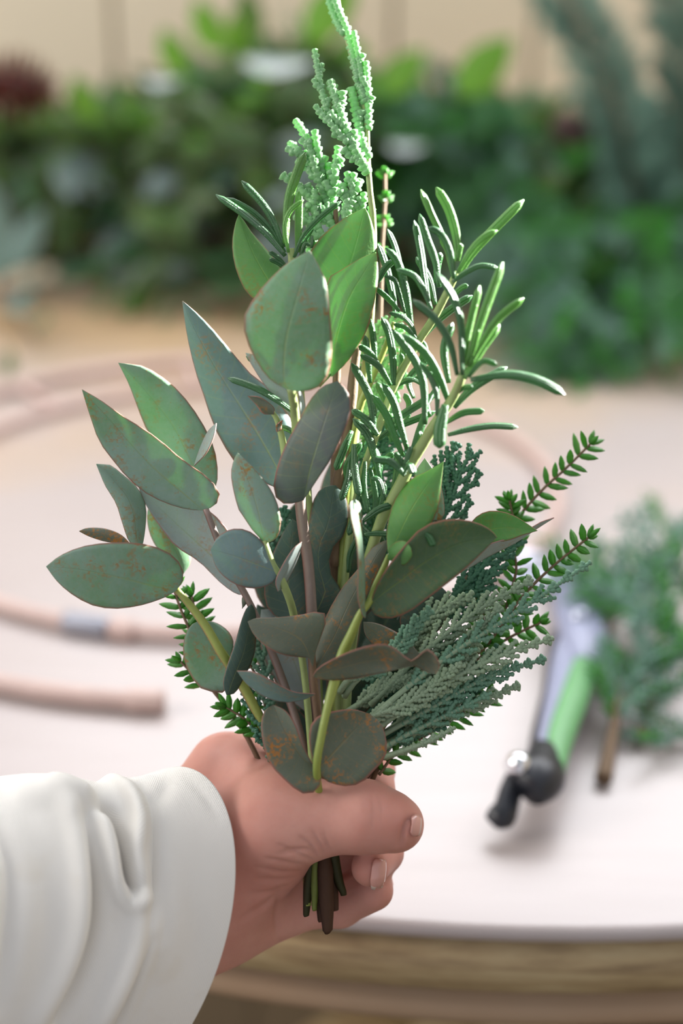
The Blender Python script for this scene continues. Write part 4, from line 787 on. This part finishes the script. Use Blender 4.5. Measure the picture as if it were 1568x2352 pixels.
# ------------------------------------------------------------------ pruning shears lying on the table
M['shear_grey'] = plain('grey_plastic', (.30, .32, .46), .38, c2=(.26, .28, .40)); M['shear_green'] = plain('green_grip', (.17, .44, .18), .45); M['shear_black'] = plain('black_plastic', (.018, .02, .028), .35)
M['steel'] = plain('steel', (.55, .58, .70), .28, Metallic=.85); M['chrome'] = plain('chrome', (.95, .95, 1.0), .08, Metallic=1)
sh = thing('pruning_shears', 'grey and green handled pruning shears with black catch, lying on the table', 'shears', G(1290, 1560))
def gt(pts, rad, mt, nm, flat=.7, sides=12, n=24, roll=0.0):
    A = crm([tuple(G(x, y, 0))[:2]+(TABZ+h,) for x, y, h in pts], n) if False else None
    W3 = [G(x, y, h) for x, y, h in pts]; B = []
    arr = np.array([list(p) for p in W3]); t0 = np.linspace(0, 1, len(arr)); tq = np.linspace(0, 1, n)
    arr2 = np.vstack([2*arr[0]-arr[1], arr, 2*arr[-1]-arr[-2]])
    for t in tq:
        k = min(len(arr)-2, int(t*(len(arr)-1))); s = t*(len(arr)-1)-k; p0, p1, p2, p3 = arr2[k:k+4]
        B.append(Vector(.5*(2*p1+(p2-p0)*s+(2*p0-5*p1+4*p2-p3)*s*s+(3*p1-p0-3*p2+p3)*s**3)))
    r = np.interp(tq, np.linspace(0, 1, len(rad)), rad); v, f, u = tube(B, [(x, x*flat) for x in r], sides, 1, roll)
    return mesh(nm, v, f, M[mt], sh)
gt([(1262, 1800, .020), (1268, 1720, .021), (1292, 1610, .021), (1306, 1530, .021), (1322, 1490, .022), (1332, 1460, .023)], [.0065, .0075, .0085, .009, .010, .007], 'shear_grey', 'handle')
gt([(1272, 1775, .024), (1288, 1690, .025), (1320, 1600, .025), (1345, 1525, .024), (1362, 1480, .021)], [.0045, .0062, .0068, .0062, .003], 'shear_green', 'grip')
gt([(1235, 1790, .012), (1245, 1700, .010), (1270, 1600, .009), (1285, 1530, .010), (1300, 1470, .015)], [.006, .006, .0062, .008, .009], 'shear_black', 'second_handle')
gt([(1345, 1535, .023), (1340, 1475, .024), (1325, 1400, .022), (1310, 1345, .018), (1290, 1310, .014)], [.008, .0125, .0135, .011, .008], 'shear_grey', 'head')
gt([(1300, 1330, .016), (1265, 1290, .014), (1225, 1275, .012), (1180, 1290, .010)], [.009, .0085, .006, .001], 'steel', 'blade', .22)
gt([(1295, 1340, .012), (1270, 1330, .010), (1225, 1325, .008), (1170, 1345, .007)], [.008, .008, .007, .004], 'steel', 'hook_blade', .35)
gt([(1255, 1735, .022), (1243, 1785, .023), (1215, 1815, .022)], [.009, .0105, .008], 'shear_black', 'catch_housing', .8)
gt([(1190, 1775, .021), (1172, 1820, .017), (1160, 1865, .013), (1150, 1880, .011)], [.0045, .0052, .0055, .0058], 'shear_black', 'catch', .75)
gt([(1128, 1862, .012), (1150, 1878, .011), (1170, 1880, .010)], [.004, .005, .004], 'shear_black', 'catch_tip', .8)
v, f, u = tube([G(1186, 1758, .024), G(1190, 1756, .030), G(1192, 1754, .033)], [.0052, .0056, .003], 16); mesh('pin', v, f, M['chrome'], sh)
v, f, u = tube([G(1180, 1760, .018), G(1195, 1756, .019), G(1218, 1762, .020)], [.004, .004, .004], 12); mesh('pin_sleeve', v, f, M['chrome'], sh)
v, f, u = tube([G(1330, 1420, .030), G(1331, 1418, .034)], [.005, .0045], 16); mesh('pivot_bolt', v, f, M['steel'], sh)

# ------------------------------------------------------------------ garland along the back of the table
M['gl_dark'] = euc_mat('garland_leaf', (.035, .085, .02), (.075, .15, .035), (.11, .17, .10), .28, tcol=(.2, .45, .04), rust=.1, rough=.28)
M['gl_blue'] = euc_mat('garland_blue_leaf', (.07, .12, .11), (.15, .22, .21), (.26, .34, .34), .15, rust=.1, rough=.3)
M['gl_glint'] = euc_mat('garland_glint_leaf', (.40, .47, .47), (.48, .55, .56), (.56, .62, .64), .2, rust=.05, rough=.3)  # leaf whitened so its colour stands for sky glints
M['gl_bright'] = euc_mat('garland_bright_leaf', (.14, .38, .04), (.11, .28, .04), (.2, .4, .1), .4, tcol=(.22, .5, .04), rust=.1)
M['gl_needle'] = plain('conifer_needles', (.13, .38, .13), .4, trans=.25, tcol=(.15, .5, .1), c2=(.14, .36, .18), ns=20, Specular__IOR__Level=.8); M['gl_needle2'] = plain('blue_conifer_needles', (.30, .50, .38), .4, trans=.2, tcol=(.2, .5, .2), c2=(.18, .34, .30), ns=20)
M['gl_needle3'] = plain('bright_conifer_needles', (.10, .36, .06), .4, trans=.35, tcol=(.3, .8, .1), c2=(.07, .26, .06), ns=20)
def leaf_mesh(name, L, Wd, mat, bend):
    V = []; F = []; U = []
    for i in range(8):
        t = i/7; h = Wd/2*max(.04, math.sin(math.pi*min(1, t*.96+.04))**.75*(1-.25*t))
        for u in (-1, -.5, 0, .5, 1): V.append((u*h, t*L, bend*L*t*t-abs(u)*h*.25)); U.append((u*.5+.5, t))
    for i in range(7):
        for k in range(4): F.append((i*5+k, i*5+k+1, i*5+k+6, i*5+k+5))
    me = bpy.data.meshes.new(name); me.from_pydata(V, [], F); me.materials.append(M[mat]); l = me.uv_layers.new(name='uv')
    idx = np.empty(len(me.loops), dtype=np.int32); me.loops.foreach_get('vertex_index', idx); l.data.foreach_set('uv', np.array(U, dtype=np.float32)[idx].ravel())
    me.polygons.foreach_set('use_smooth', [True]*len(me.polygons)); return me
LM = [leaf_mesh('leaf', .050, .030, 'gl_dark', -.25), leaf_mesh('leaf', .058, .022, 'gl_blue', .2), leaf_mesh('leaf', .045, .030, 'gl_bright', -.2), leaf_mesh('leaf', .060, .034, 'gl_dark', -.1), leaf_mesh('leaf', .052, .036, 'gl_blue', -.3), leaf_mesh('leaf', .06, .036, 'gl_glint', .15)]
def spray_mesh(name, L, nn, nl, mat, seed, droop=.2, nw=.0030, arc=2):
    rg = random.Random(seed); parts = []
    for b in range(arc):
        a0 = (b-(arc-1)/2)*.5; pts = [Vector((math.sin(a0)*L*t, L*t, -droop*L*t*t)) for t in np.linspace(0, 1, 7)]
        parts.append(tube(pts, [.0016, .0015, .0014, .0012, .001, .0008, .0006], 5))
        for i in range(nn):
            t = .1+.9*i/nn; p = Vector((math.sin(a0)*L*t, L*t, -droop*L*t*t)); th_ = i*2.4
            d = Vector((math.cos(th_), .75, math.sin(th_))).normalized(); s = d.cross(Vector((rg.uniform(-1, 1), rg.uniform(-1, 1), rg.uniform(-1, 1)))).normalized()
            parts.append(blade(p, d, s, nl*rg.uniform(.8, 1.1), nw, 0))
    v, f, u = join(parts); me = bpy.data.meshes.new(name); me.from_pydata([tuple(q) for q in v], [], f); me.materials.append(M[mat]); me.polygons.foreach_set('use_smooth', [True]*len(me.polygons)); return me
SM = [spray_mesh('conifer_spray', .085, 46, .013, 'gl_needle', 1), spray_mesh('conifer_spray', .095, 50, .013, 'gl_needle2', 2, .3), spray_mesh('conifer_spray', .08, 46, .014, 'gl_needle3', 3), spray_mesh('conifer_spray', .10, 56, .012, 'gl_needle', 4, .4)]
gar = thing('garland', 'long leafy green garland heaped across the back of the table, conifer at its right', 'garland', (-.05, 1.36, TABZ))
def top_y(x): return np.interp(x, [-100, 0, 100, 200, 300, 380, 430, 520, 600, 700, 760, 850, 950, 1080, 1200, 1300, 1400, 1500, 1700], [300, 300, 285, 255, 235, 200, 150, 120, 105, 70, 90, 150, 215, 190, 280, 330, 300, 270, 240])
def bot_y(x): return np.interp(x, [-100, 0, 80, 150, 250, 320, 380, 450, 520, 620, 700, 1000, 1100, 1200, 1300, 1400, 1500, 1700], [570, 570, 570, 585, 640, 710, 735, 700, 640, 740, 760, 640, 680, 790, 860, 810, 850, 860])
rg = random.Random(11)
def place(me, nm, p, dirv, par_, scale=1.0, up=None):
    y = dirv.normalized(); z = (up or Vector((rg.uniform(-.5, .5), -1, rg.uniform(.1, 1)))); x = y.cross(z).normalized(); z = x.cross(y)
    m = Matrix((x, y, z)).transposed().to_4x4(); o = bpy.data.objects.new(nm, me); COL.objects.link(o); o.parent = par_
    m.translation = p-ORG[par_.name]; o.matrix_local = m @ Matrix.Scale(scale, 4); return o
def settle(p, d, L):
    d = d.normalized(); p.z = max(p.z, TABZ+.014); d.z = max(d.z, -max(0, p.z-TABZ-.02-.25*L)/L); return p, d
def heap_point(x, t, depth=0.0):
    yb, yt = bot_y(x), top_y(x); py = yb+(yt-yb)*t; g0 = G(x, yb); Y = g0.y+(1.42-g0.y)*t**1.5 if g0.y < 1.42 else 1.42
    return PY(x, py, Y+depth)
for i in range(300):
    x = rg.uniform(-140, 940) if i < 255 else rg.uniform(900, 1250); t = rg.random()**.85; p = heap_point(x, t, rg.uniform(-.02, .03))
    if x > 960: t = rg.uniform(.55, 1); p = heap_point(x, t)
    d = Vector((rg.uniform(-1, 1), -rg.uniform(.2, 1), rg.uniform(-1, .5) if t < .8 else rg.uniform(-.3, 1)))
    k = rg.random()
    me = LM[2] if (t > .7 and k < .3) else (LM[1] if k < .22 else (LM[4] if k < .34 else (LM[0] if k < .7 else LM[3])))
    p, d = settle(p, d, .06); place(me, 'leaf', p-d.normalized()*.01, d, gar, rg.uniform(.75, 1.15))
for x, y, s in [(700, 60, 1.5), (500, 95, 1.1), (595, 60, .9), (1050, 190, 1.5), (420, 150, 1.0), (215, 255, 1.0), (880, 190, 1.2)]:
    place(LM[2] if x != 595 else LM[0], 'leaf', PY(x, y+25, 1.36), Vector((.5 if x > 600 else -.2, -.2, .55)), gar, s, Vector((0, -1, .2)))
for x, y, s in [(600, 140, 1.1), (370, 185, .6), (930, 335, .6)]:  # whitened leaves set as blurred glints on the heap
    place(LM[5], 'leaf', PY(x-40, y-5, 1.33), Vector((1, -.2, -.15)), gar, s, Vector((0, -.35, 1)))
for i in range(230):
    x = rg.uniform(880, 1620); t = rg.random()**.9; p = heap_point(x, t, rg.uniform(-.03, .03))
    d = Vector((rg.uniform(-.9, .9), -1, rg.uniform(-1, .4) if t < .75 else rg.uniform(-.2, .8))); me = SM[rg.choice((0, 1, 1, 2, 2, 3))]
    p, d = settle(p, d, .10); place(me, 'conifer_spray', p-d.normalized()*.02, d, gar, rg.uniform(.7, 1.1), Vector((rg.uniform(-1, 1), -1, 1)))
for i in range(60):
    x = rg.uniform(0, 900); t = rg.uniform(.1, .9); p = heap_point(x, t, .05); d = Vector((rg.uniform(-1, 1), -.6, rg.uniform(-.6, .6))); p, d = settle(p, d, .1); place(SM[rg.choice((0, 3))], 'conifer_spray', p, d, gar, .9)
# inner foliage no one can pick apart, one joined part
inner = []
for i in range(1500):
    x = rg.uniform(-80, 1640); t = rg.uniform(0, .92); p = heap_point(x, t, rg.uniform(.03, .10)); p.z = max(TABZ+.03, p.z); p.y = min(p.y, 1.60)
    d = Vector((rg.uniform(-1, 1), rg.uniform(-1, .3), rg.uniform(-1, 1))).normalized(); p, d = settle(p, d, .07); s = d.cross(Vector((rg.uniform(-1, 1), rg.uniform(-1, 1), rg.uniform(-1, 1)))).normalized(); inner.append(blade(p, d, s, .055, .026, .2, .03))
v, f, u = join(inner); io = mesh('inner_foliage', v, f, M['gl_dark'], gar, u); io['kind'] = 'stuff'
wire = crm([(G(-80, 430).x, 1.45, TABZ+.03), (-.3, 1.42, TABZ+.05), (0, 1.40, TABZ+.06), (.2, 1.30, TABZ+.05), (.42, 1.25, TABZ+.04)], 30)
v, f, u = tube([Vector(p) for p in wire], .006, 6); mesh('core_branch', v, f, M['wood_twig'], gar)

# conifer branches standing up behind the garland on the right
def branch(label, pts, seed, L=.075):
    b = thing('conifer_branch', label, 'branch', Vector(pts[0]), 'upright conifer branches on the right'); A = crm(pts, 40); v, f, u = tube([Vector(p) for p in A], np.linspace(.0045, .0018, 40), 6); mesh('stem', v, f, M['wood_twig'], b)
    r_ = random.Random(seed)
    for i in range(90):
        k = int(38*(i+.5)/90); t = Vector(A[k+1]-A[k]).normalized(); sd_ = t.cross(AF).normalized()*(1 if i % 2 else -1)
        d = t*.9+sd_*r_.uniform(.3, .8)+AF*r_.uniform(-.5, .5); place(SMS[i % 2], 'twig', Vector(A[k]), d, b, r_.uniform(.6, .95)*(1.15-.4*k/38), Vector((r_.uniform(-1, 1), -1, .3)))
SMS = [spray_mesh('twig', .07, 40, .015, 'gl_needle2', 9, 0, .0042, 1), spray_mesh('twig', .06, 36, .015, 'gl_needle2', 10, .1, .0042, 1)]
branch('feathery blue-green conifer branch rising and leaning left in front of the wall', [Vector((.30, 1.33, TABZ+.02)), PY(1450, 400, 1.30), PY(1410, 240, 1.30), PY(1360, 110, 1.30), PY(1290, -30, 1.30), PY(1250, -110, 1.3)], 3)
branch('feathery conifer branch at the right edge of the frame, rising behind the garland', [Vector((.36, 1.34, TABZ+.02)), PY(1585, 360, 1.32), PY(1580, 200, 1.32), PY(1560, 80, 1.32), PY(1545, -60, 1.32)], 4)

# pine cones
M['cone'] = plain('pine_cone_scales', (.06, .03, .028), .4, .3, 200, c2=(.12, .07, .075)); M['cone_red'] = plain('red_brown_cone_scales', (.17, .035, .02), .38, .3, 200, c2=(.10, .025, .018))
def pine_cone(label, c, axis, L, R, mt, tail=None):
    b = thing('pine_cone', label, 'pine cone', c); ax = Vector(axis).normalized(); s = ax.cross(Vector((0, 1, .1))).normalized(); t_ = ax.cross(s)
    me = None
    v, f, u = tube([c+ax*(L*(q-.5)) for q in np.linspace(0, 1, 8)], [R*.2, R*.5, R*.6, R*.6, R*.5, R*.4, R*.3, R*.1], 8); mesh('core', v, f, M[mt], b)
    V, F, U = blade(Vector((0, 0, 0)), Vector((0, 1, 0)), Vector((1, 0, 0)), R*.8, R*.55, .3, .18); me = bpy.data.meshes.new('scale'); me.from_pydata([tuple(q) for q in V], [], F); me.materials.append(M[mt])
    for i in range(60):
        q = (i+.5)/60; a = i*2.4; r = R*math.sin(math.pi*min(.97, q*.9+.08))*.55; rd = s*math.cos(a)+t_*math.sin(a); place(me, 'scale', c+ax*(L*(q-.5))+rd*r, rd+ax*.7, b, .8+.4*math.sin(math.pi*q), ax)
    if tail: v, f, u = tube([Vector(p) for p in tail], .003, 6); mesh('stalk', v, f, M['wood_twig'], b)
c = PY(1312, 292, 1.30); pine_cone('dark brown pine cone resting on top of the garland below the conifer branch', c, (.8, .1, -.25), .040, .013, 'cone')
c = PY(25, 198, 1.34); pine_cone('red-brown pine cone at the left edge, held above the garland', c, (1, 0, -.05), .075, .024, 'cone_red', [c-Vector((.03, 0, 0)), c-Vector((.07, 0, .03)), c-Vector((.09, -.02, .10)), Vector((c.x-.09, c.y, TABZ+.02))])

# cut conifer pieces at the lower right
GS = 'cut conifer pieces on the right of the table'
CM = [spray_mesh('twig', .055, 24, .014, 'gl_needle3', 19, 0, .0026, 1), spray_mesh('twig', .05, 22, .014, 'gl_needle2', 20, .1, .0028, 1), spray_mesh('twig', .05, 22, .015, 'gl_needle2', 21, .1, .0026, 1)]
def cut(label, pts, n, seed, ss=(.5, .8), r0=.0034, start=.25):
    W3 = np.array([list(G(x, y, h)) for x, y, h in pts]); b = thing('conifer_cutting', label, 'cutting', Vector(W3[0]), GS); A = crm(W3, 40); v, f, u = tube([Vector(p) for p in A], np.linspace(r0, .001, 40), 7); mesh('stem', v, f, M['wood_twig'], b); r_ = random.Random(seed)
    for i in range(n):
        k = int(40*start+(38-40*start)*(i+.5)/n); t = Vector(A[k+1]-A[k]).normalized(); sd_ = t.cross(Vector((0, 0, 1))).normalized()*(1 if i % 2 else -1)
        d = t*.8+sd_*r_.uniform(.4, .9)+Vector((0, 0, r_.uniform(-.05, .6))); place(CM[i % 3], 'twig', Vector(A[k]), d, b, r_.uniform(*ss), Vector((r_.uniform(-.3, .3), -.2, 1)))
cut('conifer cutting with a bare brown stalk pointing towards the table edge', [(1385, 1790, .004), (1405, 1690, .010), (1420, 1600, .018), (1440, 1530, .022)], 12, 1, (.45, .65), .0040, .45)
cut('conifer cutting with a grey upright stem behind the green grip of the shears', [(1410, 1600, .006), (1405, 1480, .012), (1400, 1400, .022), (1420, 1330, .03)], 12, 2, (.5, .8), .0038, .6)
cut('large tangled conifer cutting at the right edge level with the shears head', [(1600, 1520, .010), (1540, 1450, .025), (1470, 1390, .03), (1400, 1340, .03)], 20, 3, (.6, .9), .003, .05)
cut('pale conifer cutting at the right edge above the other cuttings', [(1640, 1440, .006), (1570, 1340, .03), (1520, 1270, .035), (1540, 1200, .035)], 15, 4, (.5, .8), .003, .05)
cut('bright green conifer cutting between the bare stalk and the right edge', [(1470, 1700, .004), (1490, 1620, .012), (1500, 1560, .02), (1530, 1500, .028)], 14, 5, (.5, .75), .003, .2)
cut('thin conifer cutting lying lowest at the right edge', [(1640, 1690, .004), (1560, 1690, .006), (1500, 1700, .006)], 8, 6, (.35, .5), .002, .05)

# things at the left edge of the table
M['teal'] = euc_mat('teal_leaf', (.15, .27, .24), (.2, .32, .3), (.3, .42, .42), .25, rust=.1); M['berry'] = plain('red_berry', (.55, .02, .02), .25)
tl = leaf_mesh('leaf', .085, .040, 'teal', .15); es = thing('eucalyptus_branch', 'blue-green eucalyptus branch lying at the left edge of the table', 'eucalyptus', G(-60, 760))
W3 = [G(-80, 560, .01), G(-20, 620, .02), G(20, 690, .02), G(75, 770, .008), G(95, 800, .006)]; v, f, u = tube(W3, [.003, .003, .0025, .002, .001], 6); mesh('stem', v, f, M['stem_red'], es)
for x, y, h, dv, up, s in [(-10, 640, .03, (.0, .15, 1), (0, -1, 0), 1.15), (20, 620, .04, (.6, .25, .9), (0, -1, .2), .8), (25, 690, .02, (.55, -.9, -.05), (.1, .1, 1), .9), (-10, 600, .01, (1, -.1, .05), (0, -.3, 1), .9), (70, 760, .01, (.4, -.5, .3), (0, -.4, 1), .55), (0, 700, .01, (.5, .7, .1), (0, 0, 1), .6)]:
    place(tl, 'leaf', G(x, y, h), Vector(dv), es, s, Vector(up))
b = G(2, 610, .012); v, f, u = lathe([(0, -.012), (.006, -.010), (.0115, -.003), (.0115, .003), (.007, .010), (0, .0115)], 20, b); tag(mesh('berry', v, f, M['berry']), 'small round red berry at the left edge beside the blue-green branch', 'berry')
sl_ = thing('loose_leaf', 'small dark green leaf standing alone at the left edge of the table', 'leaf', G(18, 855)); place(LM[0], 'leaf_blade', G(18, 862, .004), Vector((.1, .1, 1)), sl_, .42, Vector((0, -1, 0)))
v, f, u = tube([G(14, 868, .002), G(18, 860, .005)], .0012, 6); mesh('stalk', v, f, M['stem_green'], sl_)
